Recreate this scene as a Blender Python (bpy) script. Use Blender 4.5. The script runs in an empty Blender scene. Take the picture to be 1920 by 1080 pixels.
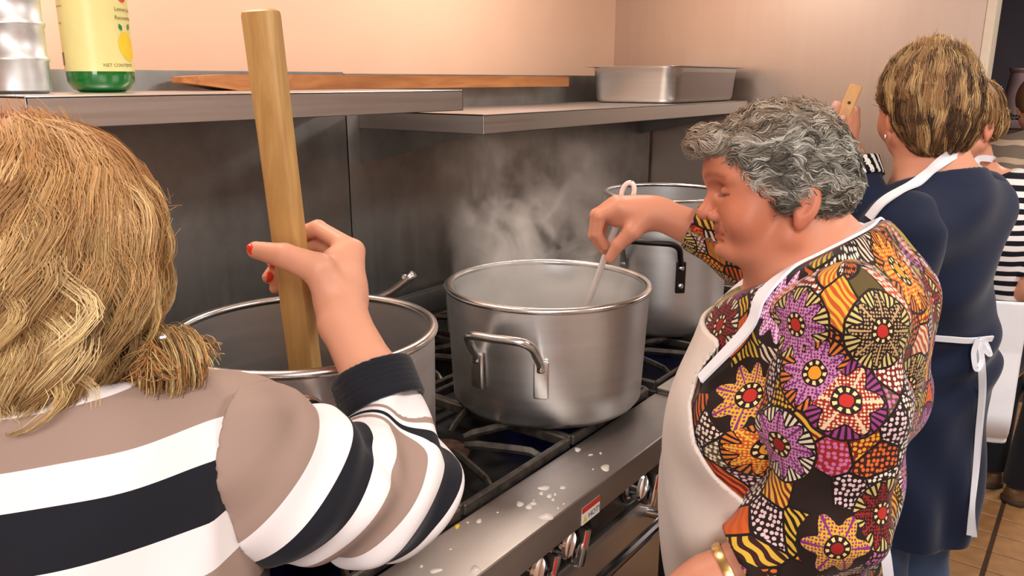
import bpy, bmesh, math, random
import numpy as np
from mathutils import Vector, Matrix, Euler
random.seed(7); np.random.seed(7)
SC = bpy.context.scene
COL = SC.collection

# ------------------------------------------------------------------ camera
CAMZ = 1.60
PITCH = math.atan2(390, 1500)
cam_d = bpy.data.cameras.new('camera'); cam_d.sensor_width = 36.0; cam_d.lens = 1500 / 1920 * 36
cam_d.clip_start = 0.02
cam = bpy.data.objects.new('camera', cam_d); COL.objects.link(cam)
cam.location = (0, 0, CAMZ)
cam.rotation_euler = (math.pi / 2 - PITCH, 0, math.atan2(.6, .8) - math.pi / 2)
SC.camera = cam

# ------------------------------------------------------------------ world, lights, exposure
w = bpy.data.worlds.new('world'); SC.world = w; w.use_nodes = True
w.node_tree.nodes['Background'].inputs[0].default_value = (1.0, 0.93, 0.86, 1)
w.node_tree.nodes['Background'].inputs[1].default_value = 0.30
SC.view_settings.view_transform = 'Standard'
SC.view_settings.look = 'None'
SC.view_settings.exposure = 0.3
SC.view_settings.gamma = 1.0
SC.view_settings.use_curve_mapping = False

def area(name, loc, target, sx, sy, power, color):
    l = bpy.data.lights.new(name, 'AREA'); l.shape = 'RECTANGLE'; l.size = sx; l.size_y = sy
    l.energy = power; l.color = color
    o = bpy.data.objects.new(name, l); COL.objects.link(o); o.location = loc
    d = Vector(target) - Vector(loc); o.rotation_euler = d.to_track_quat('-Z', 'Y').to_euler()
    return o
# fluorescent ceiling panels of the kitchen, the window behind the photographer, warm lamps in the hood
area('ceiling_panel_light', (-0.25, -0.75, 2.66), (-0.25, -0.70, 0), 1.2, 0.6, 31, (1.0, 0.95, 0.90))
area('ceiling_panel_light', (1.9, -0.95, 2.66), (1.9, -0.9, 0), 1.2, 0.6, 31, (1.0, 0.95, 0.90))
area('ceiling_panel_light', (5.0, -0.6, 2.66), (5.0, -0.6, 0), 0.8, 0.6, 30, (1.0, 0.95, 0.90))
area('window_daylight', (-1.7, -0.6, 1.75), (0.8, 0.9, 1.2), 1.3, 1.2, 30, (0.93, 0.96, 1.0))
area('hood_lamp', (0.75, 1.45, 2.45), (0.65, 1.5, 0), 0.5, 0.25, 10, (1.0, 0.86, 0.76))
area('hood_lamp', (2.2, 1.45, 2.45), (2.2, 1.5, 0), 0.5, 0.25, 10, (1.0, 0.86, 0.76))

# ------------------------------------------------------------------ pixel -> place helper (photo frame 1920x1080)
_F = np.array([.8, .6, 0.]); _R = np.array([.6, -.8, 0.]); _U = np.array([0, 0, 1.])
FW = _F * math.cos(PITCH) - _U * math.sin(PITCH); UPV = _F * math.sin(PITCH) + _U * math.cos(PITCH)
CC = np.array([0, 0, CAMZ])
def ray(x, y): return FW + _R * (x - 960) / 1500. + UPV * (540 - y) / 1500.
def J(x, y, d): return CC + ray(x, y) * d
def onz(x, y, z): r = ray(x, y); return CC + r * ((z - CAMZ) / r[2])
def onY(x, y, Y): r = ray(x, y); return CC + r * (Y / r[1])
def onX(x, y, X): r = ray(x, y); return CC + r * (X / r[0])

# ------------------------------------------------------------------ object helpers
ORG = {}
def tag(o, label=None, cat=None, group=None, kind=None):
    if label: o['label'] = label
    if cat: o['category'] = cat
    if group: o['group'] = group
    if kind: o['kind'] = kind
    return o
def thing(name, label, cat, loc, group=None):
    o = bpy.data.objects.new(name, None); COL.objects.link(o); o.empty_display_size = 0.05
    o.location = tuple(loc); ORG[o] = np.array(loc, float)
    return tag(o, label, cat, group)
class MB:
    """collects pieces of one part"""
    def __init__(s): s.v = []; s.f = []; s.n = 0; s.m = []
    def add(s, v, f, mi=0):
        v = np.asarray(v, float); s.v.append(v)
        for q in f: s.f.append(tuple(int(i) + s.n for i in q)); s.m.append(mi)
        s.n += len(v); return s
    def box(s, lo, hi, bev=0.0, rot=None, mi=0, seg=2):
        lo = np.array(lo, float); hi = np.array(hi, float)
        bm = bmesh.new(); bmesh.ops.create_cube(bm, size=1)
        c = (lo + hi) / 2; d = hi - lo
        for v in bm.verts: v.co = Vector((v.co.x * d[0], v.co.y * d[1], v.co.z * d[2]))
        if bev > 0: bmesh.ops.bevel(bm, geom=bm.edges[:], offset=bev, segments=seg, profile=0.6, affect='EDGES')
        bm.verts.index_update()
        vs = np.array([v.co[:] for v in bm.verts]); fs = [[v.index for v in f.verts] for f in bm.faces]; bm.free()
        if rot is not None: vs = vs @ np.array(Euler(rot).to_matrix()).T
        return s.add(vs + c, fs, mi)
    def lathe(s, prof, c=(0, 0, 0), n=48, close=False, axis=None, mi=0):
        prof = np.asarray(prof, float); k = len(prof); a = np.linspace(0, 2 * math.pi, n, endpoint=False)
        v = np.zeros((k, n, 3)); v[:, :, 0] = prof[:, :1] * np.cos(a); v[:, :, 1] = prof[:, :1] * np.sin(a); v[:, :, 2] = prof[:, 1:]
        v = v.reshape(-1, 3)
        if axis is not None:
            q = np.array(Vector((0, 0, 1)).rotation_difference(Vector(axis)).to_matrix()); v = v @ q.T
        f = []
        for i in range(k - 1 + (1 if close else 0)):
            i2 = (i + 1) % k
            for j in range(n):
                j2 = (j + 1) % n; f.append((i * n + j, i * n + j2, i2 * n + j2, i2 * n + j))
        if not close:
            if prof[0, 0] > 1e-6: f.append(tuple(range(n - 1, -1, -1)))
            if prof[-1, 0] > 1e-6: f.append(tuple((k - 1) * n + j for j in range(n)))
        return s.add(v + np.array(c), f, mi)
    def tube(s, pts, r, n=10, cap=True, flat=1.0, mi=0, up=(0, 0, 1)):
        pts = np.asarray(pts, float); k = len(pts); r = np.broadcast_to(np.asarray(r, float), (k,))
        t = np.gradient(pts, axis=0); t /= np.linalg.norm(t, axis=1)[:, None] + 1e-12
        u = np.array(up, float); vs = []
        for i in range(k):
            b = np.cross(t[i], u)
            if np.linalg.norm(b) < 1e-4: b = np.cross(t[i], [1, 0, 0.3])
            b /= np.linalg.norm(b); nn = np.cross(b, t[i]); u = nn
            a = np.linspace(0, 2 * math.pi, n, endpoint=False)
            vs.append(pts[i] + r[i] * (np.cos(a)[:, None] * b + flat * np.sin(a)[:, None] * nn))
        v = np.concatenate(vs); f = []
        for i in range(k - 1):
            for j in range(n):
                j2 = (j + 1) % n; f.append((i * n + j, i * n + j2, (i + 1) * n + j2, (i + 1) * n + j))
        if cap: f.append(tuple(range(n - 1, -1, -1))); f.append(tuple((k - 1) * n + j for j in range(n)))
        return s.add(v, f, mi)
    def build(s, name, mat, parent=None, loc=None, smooth=True, angle=0.6, world=True):
        return mesh_obj(name, np.concatenate(s.v), s.f, mat, parent, loc, smooth, angle, world, s.m)
def mesh_obj(name, v, f, mat, parent=None, loc=None, smooth=True, angle=0.6, world=True, mi=None, data=None):
    """verts in world space (world=True) or around the part's own origin at loc"""
    porg = ORG[parent] if parent is not None else np.zeros(3)
    if loc is None: loc = porg if parent is not None else np.zeros(3)
    loc = np.array(loc, float)
    if data is None:
        me = bpy.data.meshes.new(name)
        vv = np.asarray(v, float) - (loc if world else 0)
        if isinstance(f, np.ndarray):
            me.vertices.add(len(vv)); me.vertices.foreach_set('co', vv.astype(np.float32).ravel())
            k = f.shape[1]; me.loops.add(f.size); me.loops.foreach_set('vertex_index', f.astype(np.int32).ravel())
            me.polygons.add(len(f)); me.polygons.foreach_set('loop_start', np.arange(0, f.size, k, dtype=np.int32))
            me.update(calc_edges=True)
        else:
            me.from_pydata([tuple(x) for x in vv], [], f); me.update()
        mats = mat if isinstance(mat, (list, tuple)) else [mat]
        for m in mats: me.materials.append(m)
        if mi is not None and len(mats) > 1: me.polygons.foreach_set('material_index', np.array(mi, dtype=np.int32))
        if not isinstance(f, np.ndarray):
            bm = bmesh.new(); bm.from_mesh(me); bmesh.ops.recalc_face_normals(bm, faces=bm.faces[:]); bm.to_mesh(me); bm.free()
        if smooth:
            me.polygons.foreach_set('use_smooth', np.ones(len(me.polygons), dtype=bool))
            if angle is not None and angle < 3: me.set_sharp_from_angle(angle=angle)
    else: me = data
    o = bpy.data.objects.new(name, me); COL.objects.link(o)
    ORG[o] = loc
    if parent is not None: o.parent = parent
    o.location = tuple(loc - porg)
    return o
def dup(src, loc, parent=None):
    o = src.copy(); COL.objects.link(o); p = parent if parent is not None else src.parent
    o.parent = p; ORG[o] = np.array(loc, float)
    o.location = tuple(ORG[o] - (ORG[p] if p is not None else 0)); return o

# ------------------------------------------------------------------ material helpers
def lin(r, g, b):
    f = lambda c: (c / 255 / 12.92) if c / 255 <= .04045 else ((c / 255 + .055) / 1.055) ** 2.4
    return (f(r), f(g), f(b), 1)
class NT:
    def __init__(s, name):
        s.mat = bpy.data.materials.new(name); s.mat.use_nodes = True; s.t = s.mat.node_tree
        s.b = s.t.nodes['Principled BSDF']; s.out = s.t.nodes['Material Output']
    def n(s, typ, **kw):
        nd = s.t.nodes.new(typ)
        for k, v in kw.items(): setattr(nd, k, v)
        return nd
    def l(s, a, b): s.t.links.new(a, b)
    def val(s, sock, v):
        if hasattr(v, 'is_linked') or hasattr(v, 'links'): s.l(v, sock)
        else: sock.default_value = v
    def math(s, op, a, b=None, c=None, clamp=False):
        nd = s.n('ShaderNodeMath', operation=op); nd.use_clamp = clamp
        s.val(nd.inputs[0], a)
        if b is not None: s.val(nd.inputs[1], b)
        if c is not None: s.val(nd.inputs[2], c)
        return nd.outputs[0]
    def mix(s, fac, a, b, blend='MIX'):
        nd = s.n('ShaderNodeMix', data_type='RGBA', blend_type=blend)
        s.val(nd.inputs[0], fac); s.val(nd.inputs[6], a); s.val(nd.inputs[7], b); return nd.outputs[2]
    def ramp(s, fac, stops, interp='LINEAR'):
        nd = s.n('ShaderNodeValToRGB'); cr = nd.color_ramp; cr.interpolation = interp
        while len(cr.elements) < len(stops): cr.elements.new(0.5)
        for e, (p, c) in zip(cr.elements, stops): e.position = p; e.color = c if len(c) == 4 else (*c, 1)
        s.val(nd.inputs[0], fac); return nd.outputs[0]
    def noise(s, scale, detail=3, vec=None, rough=.5, dist=0.0):
        nd = s.n('ShaderNodeTexNoise'); nd.inputs['Scale'].default_value = scale; nd.inputs['Detail'].default_value = detail
        nd.inputs['Roughness'].default_value = rough; nd.inputs['Distortion'].default_value = dist
        if vec is not None: s.l(vec, nd.inputs['Vector'])
        return nd.outputs['Fac']
    def obj(s, scale=(1, 1, 1), rot=(0, 0, 0)):
        tc = s.n('ShaderNodeTexCoord'); mp = s.n('ShaderNodeMapping'); mp.inputs['Scale'].default_value = scale
        mp.inputs['Rotation'].default_value = rot; s.l(tc.outputs['Object'], mp.inputs[0]); return mp.outputs[0]
    def attr(s, name):
        nd = s.n('ShaderNodeAttribute'); nd.attribute_name = name; return nd
    def bump(s, h, strength=.2, dist=.002):
        nd = s.n('ShaderNodeBump'); nd.inputs['Strength'].default_value = strength; nd.inputs['Distance'].default_value = dist
        s.l(h, nd.inputs['Height']); s.l(nd.outputs[0], s.b.inputs['Normal'])
    def set(s, **kw):
        for k, v in kw.items():
            s.val(s.b.inputs[{'color': 'Base Color', 'rough': 'Roughness', 'metal': 'Metallic', 'spec': 'Specular IOR Level', 'sss': 'Subsurface Weight', 'trans': 'Transmission Weight', 'emis': 'Emission Color', 'estr': 'Emission Strength', 'coat': 'Coat Weight', 'aniso': 'Anisotropic', 'sheen': 'Sheen Weight'}[k]], v)
        return s
def plain(name, col, rough=.5, metal=0, var=.06, scale=30, bump=0, **kw):
    m = NT(name); nz = m.noise(scale, 4, m.obj())
    c2 = tuple(max(0, x * (1 - var * 2)) for x in col[:3]) + (1,); c3 = tuple(min(1, x * (1 + var)) for x in col[:3]) + (1,)
    m.set(color=m.ramp(nz, [(.3, c2), (.7, c3)]), rough=rough, metal=metal, **kw)
    if bump: m.bump(nz, bump)
    return m.mat
def steel(name, col, rough, streak=(3, 3, 120), stain=None, stain_amt=.0, rvar=.08, aniso=0.0, con=.05):
    m = NT(name); v = m.obj(streak); nz = m.noise(1.0, 5, v, .6); big = m.noise(5, 5, m.obj(), .6)
    c = m.ramp(nz, [(.25, tuple(x * (1 - con) for x in col[:3]) + (1,)), (.75, tuple(min(1, x * (1 + con)) for x in col[:3]) + (1,))])
    if stain is not None:
        c = m.mix(m.math('MULTIPLY', m.ramp(big, [(.45, (0, 0, 0, 1)), (.72, (1, 1, 1, 1))]), stain_amt), c, stain)
    r = m.math('MULTIPLY_ADD', nz, rvar * 2, rough - rvar); r = m.math('MULTIPLY_ADD', big, rvar, r)
    m.set(color=c, rough=r, metal=1.0, aniso=aniso)
    m.bump(nz, .05, .0005); return m.mat

M = {}
M['wall'] = plain('peach_paint', lin(248, 207, 178), .55, var=.012, scale=6)
M['ceil'] = plain('ceiling_paint', lin(228, 222, 212), .8, var=.02)
M['trim'] = plain('cream_trim', lin(240, 228, 205), .45, var=.02)
M['darkwall'] = plain('dusk_paint', lin(74, 68, 78), .8, var=.05, scale=3)
M['grout'] = plain('grout', lin(70, 48, 34), .9, var=.1, scale=60)
M['tile'] = plain('quarry_tile', lin(176, 130, 84), .45, var=.12, scale=14, bump=.05)
M['steel'] = steel('stainless_steel', (.60, .58, .56), .32, (2, 2, 90))
M['ledge'] = steel('brushed_ledge_steel', (.40, .365, .34), .40, (2, 60, 60), (.25, .18, .13, 1), .25)
M['splash'] = steel('stained_dim_reflection_steel', (.33, .33, .32), .40, (30, 30, 3), (.10, .095, .085, 1), .5, .08)  # stained steel; a dark room's reflection is put into the base colour
M['sidesteel'] = steel('side_panel_steel', (.66, .57, .50), .36, (30, 30, 2), None, 0, .05, con=.03)
M['alu'] = steel('worn_aluminium', (.74, .74, .74), .36, (2, 2, 45), (.55, .51, .46, 1), .4, .06, con=.07)
M['alu_rim'] = steel('polished_rim', (.80, .79, .77), .22, (9, 9, 9), None, 0, .06)
M['alu_spun'] = steel('spun_aluminium', (.74, .76, .77), .42, (2, 2, 60), None, 0, .05)
M['blackhandle'] = plain('dark_iron', (.035, .032, .03, 1), .4, .8)
M['rivet'] = plain('rivet', (.75, .73, .7, 1), .3, 1)
M['iron'] = plain('cast_iron', (.022, .020, .019, 1), .55, .3, .3, 50, .25)
M['ironworn'] = plain('worn_iron', (.11, .095, .08, 1), .45, .6, .3, 40, .2)
M['tray'] = plain('burnt_tray', (.012, .011, .010, 1), .5, .2, .4, 30, .2)
M['rust'] = plain('rusty_burner', (.10, .05, .03, 1), .7, .4, .4, 40, .4)
M['darkpanel'] = plain('dark_panel', (.030, .028, .028, 1), .35, .5, .15)
M['chrome'] = plain('chrome', (.80, .80, .80, 1), .10, 1, .02)
M['red'] = plain('red_paint', lin(205, 50, 35), .4)
M['white'] = plain('white_print', lin(240, 236, 230), .5, var=.01)
M['yellow'] = plain('yellow_print', lin(240, 205, 40), .5, var=.03)
M['black'] = plain('black_print', (.015, .015, .015, 1), .5)
M['milk'] = plain('milk_splash', lin(222, 214, 204), .25, var=.04)
M['broth'] = plain('milky_broth', lin(205, 190, 165), .2, var=.05)
def wood(name, a, b, ax=(40, 40, 4), rough=.5):
    m = NT(name); v = m.obj(ax); nz = m.noise(1.0, 6, v, .6, .6)
    m.set(color=m.ramp(nz, [(.3, a), (.7, b)]), rough=rough); m.bump(nz, .15, .001); return m.mat
M['paddle'] = wood('pale_beech', lin(170, 126, 68), lin(208, 168, 104))
M['paddle2'] = wood('oiled_wood', lin(150, 92, 48), lin(196, 132, 76), (4, 40, 40))
M['spoonwood'] = wood('light_spoon_wood', lin(205, 150, 90), lin(226, 176, 116))
M['plastic'] = plain('white_plastic', lin(238, 226, 218), .35, var=.01)
M['label'] = plain('lemon_label', lin(232, 222, 150), .35, var=.03, scale=9)
g = NT('green_glass'); g.set(color=(.004, .16, .02, 1), rough=.08, coat=.5, spec=.6); M['green'] = g.mat
M['leaf'] = plain('leaf_print', lin(25, 135, 75), .4)
M['print'] = plain('label_print', lin(110, 105, 60), .5)
fl = NT('gas_flame'); fl.set(color=(.02, .03, .3, 1), emis=(.10, .13, 1, 1), estr=.55); M['flame'] = fl.mat
def loft(rings, cap0=True, cap1=True):
    b = MB(); n = len(rings[0]); f = []
    for i in range(len(rings) - 1):
        for j in range(n): f.append((i * n + j, i * n + (j + 1) % n, (i + 1) * n + (j + 1) % n, (i + 1) * n + j))
    if cap0: f.append(tuple(range(n - 1, -1, -1)))
    if cap1: f.append(tuple((len(rings) - 1) * n + j for j in range(n)))
    return b.add(np.concatenate(rings), f)
# ================================================================== the room
FLOORZ = 0.0
X0, X1, Y0, Y1, ZC = -1.9, 6.9, -3.0, 2.02, 2.72
def struct(o): o['kind'] = 'structure'; return o
fl_o = struct(MB().box((X0, Y0, -.10), (X1, Y1 + .1, -.006)).build('floor', M['grout'], loc=(0, 0, 0)))
tw, tl, jt = .1365, .285, .007
tile_me = None
for i in range(-2, 17):
    for j in range(-4, 5):
        cx, cy = 2.79 + (i - 3) * tw, .167 - tl / 2 - .008 - (j - 1) * (tl + .014) + tl
        if not (2.2 < cx < 4.9 and -.75 < cy < .75): continue
        if tile_me is None:
            t = MB().box((-tw / 2 + jt / 2, -tl / 2, -.012), (tw / 2 - jt / 2, tl / 2, 0), .003, seg=1).build('tile', M['tile'], fl_o, loc=(cx, cy, 0), world=False)
            tile_me = t.data
        else: mesh_obj('tile', None, None, None, fl_o, (cx, cy, 0), data=tile_me)
struct(MB().box((X0, Y1, 0), (3.52, Y1 + .1, ZC)).build('wall_back', M['wall']))
XS = 3.52
wr = struct(MB().box((XS, .455, 0), (XS + .11, Y1 + .1, ZC)).build('wall_right', M['wall'], loc=(XS, 0, 0)))
MB().box((XS - .004, .466, .0), (XS + .001, Y1, 2.70), .0).build('steel_panel', M['sidesteel'], wr)
struct(MB().box((XS - .012, .432, 0), (XS + .115, .464, ZC), .004).build('trim_1', M['trim']))
struct(MB().box((X1, Y0, 0), (X1 + .1, Y1 + .1, ZC)).build('wall_far', M['darkwall']))
M['wood_low'] = wood('brown_wainscot', lin(120, 80, 48), lin(150, 104, 66), (30, 30, 3))
MB().box((X1 - .02, Y0, 0), (X1, Y1, .85)).build('wainscot', M['wood_low'], bpy.data.objects['wall_far'])
struct(MB().box((XS + .12, 1.3, 0), (X1, 1.4, ZC)).build('wall_passage', M['darkwall']))
struct(MB().box((X0, Y0 - .1, 0), (X1, Y0, ZC)).build('wall_rear', M['wall']))
struct(MB().box((X0 - .1, Y0, 0), (X0, Y1 + .1, ZC)).build('wall_left', M['wall']))
struct(MB().box((X0 - .1, Y0 - .1, ZC), (X1 + .1, Y1 + .1, ZC + .1)).build('ceiling', M['ceil']))

# ================================================================== the two ranges
YF, YI, YR = .64, .757, 1.80     # front edge, inner edge of the ledge, back riser
ZT = .915
def make_grate_mesh():
    b = MB(); hx, hy = .158, .185
    for s in (-1, 1):
        b.box((-hx, s * hy - .006, -.026), (hx, s * hy + .006, -.004), .003, seg=1)
        b.box((s * hx - .006, -hy, -.026), (s * hx + .006, hy, -.004), .003, seg=1)
    for k in range(8):
        a = k * math.pi / 4 + math.pi / 8; c, s_ = math.cos(a), math.sin(a)
        r1 = min(hx / max(abs(c), 1e-6), hy / max(abs(s_), 1e-6))
        n = 7; rr = np.linspace(.045, r1, n); zz = np.array([-.008, -.005, -.005, -.005, -.005, -.006, -.02])
        pts = np.stack([rr * c, rr * s_, zz], 1)
        b.tube(pts, [.004] + [.0055] * 5 + [.006], 6, flat=1.6)
    return b
def make_burner_mesh():
    return MB().lathe([(0, -.055), (.030, -.055), (.032, -.04), (.050, -.036), (.052, -.028), (.046, -.022), (.030, -.020), (.012, -.024), (0, -.024)], n=24)
def flame_mesh():
    b = MB()
    for k in range(14):
        a = 2 * math.pi * k / 14; c = np.array([.056 * math.cos(a), .056 * math.sin(a), -.030])
        d = np.array([math.cos(a) * .6, math.sin(a) * .6, .8])
        b.tube([c, c + d * .008, c + d * .018, c + d * .028], [.003, .0048, .0036, .0006], 6)
    return b
def knob_parts(rng, x, z, y=.700):
    k = MB().lathe([(0, 0), (.036, 0), (.036, .008), (.031, .012), (.031, .030), (.027, .035), (0, .035)], c=(x, y, z), n=32, axis=(0, -1, 0)).build('knob', M['chrome'], rng)
    MB().box((x - .011, y - .060, z - .034), (x + .011, y - .032, z + .034), .005, rot=(0, .35, 0)).build('knob_grip', M['chrome'], k)
    MB().box((x - .0018, y - .0614, z + .004), (x + .0018, y - .059, z + .032), 0, rot=(0, .35, 0)).build('red_pointer', M['red'], k)
    MB().lathe([(.037, 0), (.044, 0), (.044, .004), (.037, .004)], c=(x, y, z), n=28, axis=(0, -1, 0), close=True).build('knob_bezel', M['darkpanel'], k)
grate_me = burner_me = flame_me = None
def make_range(label, x0, x1, cols, zledge, shelf, lit, plate=None, bracket_x=()):
    global grate_me, burner_me, flame_me
    r = thing('cooking_range', label, 'stove', ((x0 + x1) / 2, (YF + YR) / 2, 0), 'steel cooking ranges along the wall')
    for lx in (x0 + .06, x1 - .06):
        for ly in (.80, YR - .1): MB().lathe([(.02, 0), (.02, .02), (.014, .03), (.014, .10)], c=(lx, ly, 0), n=12).build('leg', M['steel'], r)
    MB().box((x0, .735, .10), (x1, YR - .005, .845), .004).build('body', M['darkpanel'], r)
    MB().box((x0, .700, .745), (x1, .742, .862), .003).build('knob_panel', M['darkpanel'], r)
    door = MB().box((x0 + .05, .700, .20), (x1 - .05, .734, .730), .008).build('oven_door', M['steel'], r)
    MB().tube([(x0 + .12, .70, .69), (x0 + .12, .66, .69), (x1 - .12, .66, .69), (x1 - .12, .70, .69)], .011, 10).build('door_handle', M['chrome'], door)
    led = MB().box((x0, YF, zledge - .058), (x1, YI, zledge), .005, seg=3).build('front_ledge', M['ledge'], r)
    MB().box((x0, YI - .002, .842), (x1, YR - .06, .858)).build('drip_tray', M['tray'], r)
    for sx in (x0, x1 - .014): MB().box((sx, YI, .85), (sx + .014, YR - .05, zledge - .012), .002).build('side_rail', M['iron'], r)
    MB().box((x0 + .014, YI, .85), (x1 - .014, YI + .010, zledge - .016), .002).build('front_rail', M['iron'], r)
    MB().box((x0, YR - .06, .85), (x1, YR - .03, .930), .003).build('rear_vent', M['splash'], r)
    for i, cx in enumerate(cols):
        for j, cy in enumerate((.955, 1.36)):
            c = (cx, cy, .934)
            if grate_me is None:
                g_ = make_grate_mesh().build('grate', M['ironworn'], r, loc=c, world=False, angle=.5); grate_me = g_.data
                bu = make_burner_mesh().build('burner', M['rust'], r, loc=c, world=False); burner_me = bu.data
            else:
                mesh_obj('grate', None, None, None, r, c, data=grate_me); bu = mesh_obj('burner', None, None, None, r, c, data=burner_me)
            if (i, j) in lit:
                if flame_me is None: flame_me = flame_mesh().build('flame', M['flame'], bu, loc=c, world=False).data
                else: mesh_obj('flame', None, None, None, bu, c, data=flame_me)
    if plate: MB().box((plate[0], YI + .012, .86), (plate[1], YR - .07, .925), .006).build('griddle_plate', M['ironworn'], r)
    return r, led
rA, ledA = make_range('steel gas range nearest the camera, under the two front pots, with milk splashes', .55, 1.548, (.725, 1.05, 1.376), ZT, None, {(0, 0), (2, 0)})
rB, ledB = make_range('steel gas range further back, under the tall rear pot', 1.552, 3.45, (1.735, 2.05, 2.37), ZT + .012, None, {(1, 0)}, (2.56, 3.42))
def shelf_parts(label, x0, x1, ztop, th, sx0, sx1, ztopr):
    r = thing('riser_shelf', label, 'shelf', ((x0 + x1) / 2, YR, .86), 'steel riser shelves behind the ranges')
    MB().box((x0, YR, .0), (x1, YR + .03, ztopr), .003).build('riser_panel', M['splash'], r)
    b = MB(); t = .004
    b.box((sx0, 1.33, ztop - t), (sx1, YR, ztop), .001, seg=1); b.box((sx0, 1.33, ztop - th), (sx1, 1.33 + t, ztop), .0015, seg=1)
    b.box((sx0, 1.33, ztop - th), (sx0 + t, YR, ztop), .001, seg=1); b.box((sx1 - t, 1.33, ztop - th), (sx1, YR, ztop), .001, seg=1)
    b.build('high_shelf', M['steel'], r); return r
def bracket(r, x, zt):
    v = []; 
    for dx in (0, .004):
        v += [(x + dx, 1.36, zt - .004), (x + dx, 1.36, zt - .052), (x + dx, YR, zt - .155), (x + dx, YR, zt - .004)]
    MB().add(v, [(0, 1, 2, 3), (7, 6, 5, 4), (0, 4, 5, 1), (1, 5, 6, 2), (2, 6, 7, 3), (3, 7, 4, 0)]).box((x, 1.36, zt - .060), (x + .03, 1.362, zt - .05)).build('shelf_bracket', M['splash'], r, angle=.3)
sA = shelf_parts('higher stainless shelf on a steel backsplash, holding the canister and bottle', .50, 1.60, 1.576, .050, .55, 1.57, 1.622)
sB = shelf_parts('lower stainless shelf further right, holding the rectangular pan', 1.604, 3.50, 1.513, .050, 1.65, 3.485, 1.618)
bracket(sA, .57, 1.576); bracket(sB, 1.655, 1.513); bracket(sB, 3.40, 1.513)
for x, z in ((.972, .805), (1.068, .807), (1.340, .800), (.80, .805)): knob_parts(rA, x, z)
for x, z in ((1.75, .805), (2.05, .805), (2.4, .805)): knob_parts(rB, x, z)
MB().lathe([(0, 0), (.032, 0), (.032, .006), (.024, .007), (.022, .018), (0, .018)], c=(1.175, .700, .806), n=24, axis=(0, -1, 0)).build('empty_knob_stem', M['black'], rA)
# milk splashes on the ledge
def blob(cx, cy, r, e, rot, z, n=16):
    a = np.linspace(0, 2 * math.pi, n, endpoint=False); rr = r * (1 + .18 * np.sin(2 * a + rot * 3) + .12 * np.sin(3 * a + rot * 7))
    x = rr * np.cos(a); y = rr * np.sin(a) * e; c, s = math.cos(rot), math.sin(rot)
    X = cx + x * c - y * s; Y = cy + x * s + y * c
    v = np.concatenate([np.stack([X, Y, np.full(n, z - .0005)], 1), np.stack([cx + (X - cx) * .8, cy + (Y - cy) * .8, np.full(n, z + .0012)], 1), [[cx, cy, z + .0015]]])
    f = [(i, (i + 1) % n, n + (i + 1) % n, n + i) for i in range(n)] + [(n + i, n + (i + 1) % n, 2 * n) for i in range(n)]
    return v, f
for (px, py, w_) in [(1083, 843, 16), (1135, 877, 24), (1020, 915, 22), (1030, 930, 14), (1024, 968, 30), (975, 945, 18), (992, 950, 18), (1000, 944, 15), (898, 977, 14), (1055, 914, 14), (1041, 927, 8), (1037, 937, 9), (895, 1070, 26), (817, 1070, 20), (1015, 925, 12), (857, 987, 13), (933, 961, 5), (1001, 938, 4), (877, 980, 5), (790, 1062, 8), (845, 1030, 5), (1112, 880, 5), (1107, 853, 8), (1126, 850, 7), (1060, 958, 6), (930, 1010, 5), (920, 1022, 5), (1070, 950, 5)]:
    p = onz(px, py, ZT); d = np.linalg.norm(p - CC)
    if p[1] < YF + .012: p[1] = YF + .012
    v, f = blob(p[0], p[1], .5 * w_ * d / 1500 * 1.05, .75, random.random() * 3, ZT)
    MB().add(v, f).build('milk_splash', M['milk'] if w_ != 13 else M['yellow'], ledA, angle=None)
# HOT sticker on the front of the ledge
def text_mesh(txt, size):
    cu = bpy.data.curves.new('t', 'FONT'); cu.body = txt; cu.size = size; cu.resolution_u = 3
    o = bpy.data.objects.new('t', cu); COL.objects.link(o)
    dg = bpy.context.evaluated_depsgraph_get(); me = bpy.data.meshes.new_from_object(o.evaluated_get(dg))
    v = np.array([x.co[:] for x in me.vertices]); f = [tuple(p.vertices) for p in me.polygons]
    bpy.data.objects.remove(o); bpy.data.curves.remove(cu); bpy.data.meshes.remove(me); return v, f
sx, sz = 1.052, .8600
st = MB().box((sx, YF - .0012, sz), (sx + .058, YF + .001, sz + .032)).build('hot_sticker', M['white'], rA)
MB().box((sx, YF - .0018, sz + .022), (sx + .058, YF - .0006, sz + .032)).build('sticker_red_band', M['red'], st)
MB().add([(sx + .003, YF - .002, sz + .004), (sx + .015, YF - .002, sz + .004), (sx + .009, YF - .002, sz + .018)], [(0, 1, 2)]).build('warning_triangle', M['yellow'], st, smooth=False)
tv, tf = text_mesh('HOT!', .0155); tv = np.stack([sx + .019 + tv[:, 0], np.full(len(tv), YF - .0021), sz + .006 + tv[:, 1]], 1)
MB().add(tv, tf).build('sticker_text', M['black'], st, smooth=False)

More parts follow.
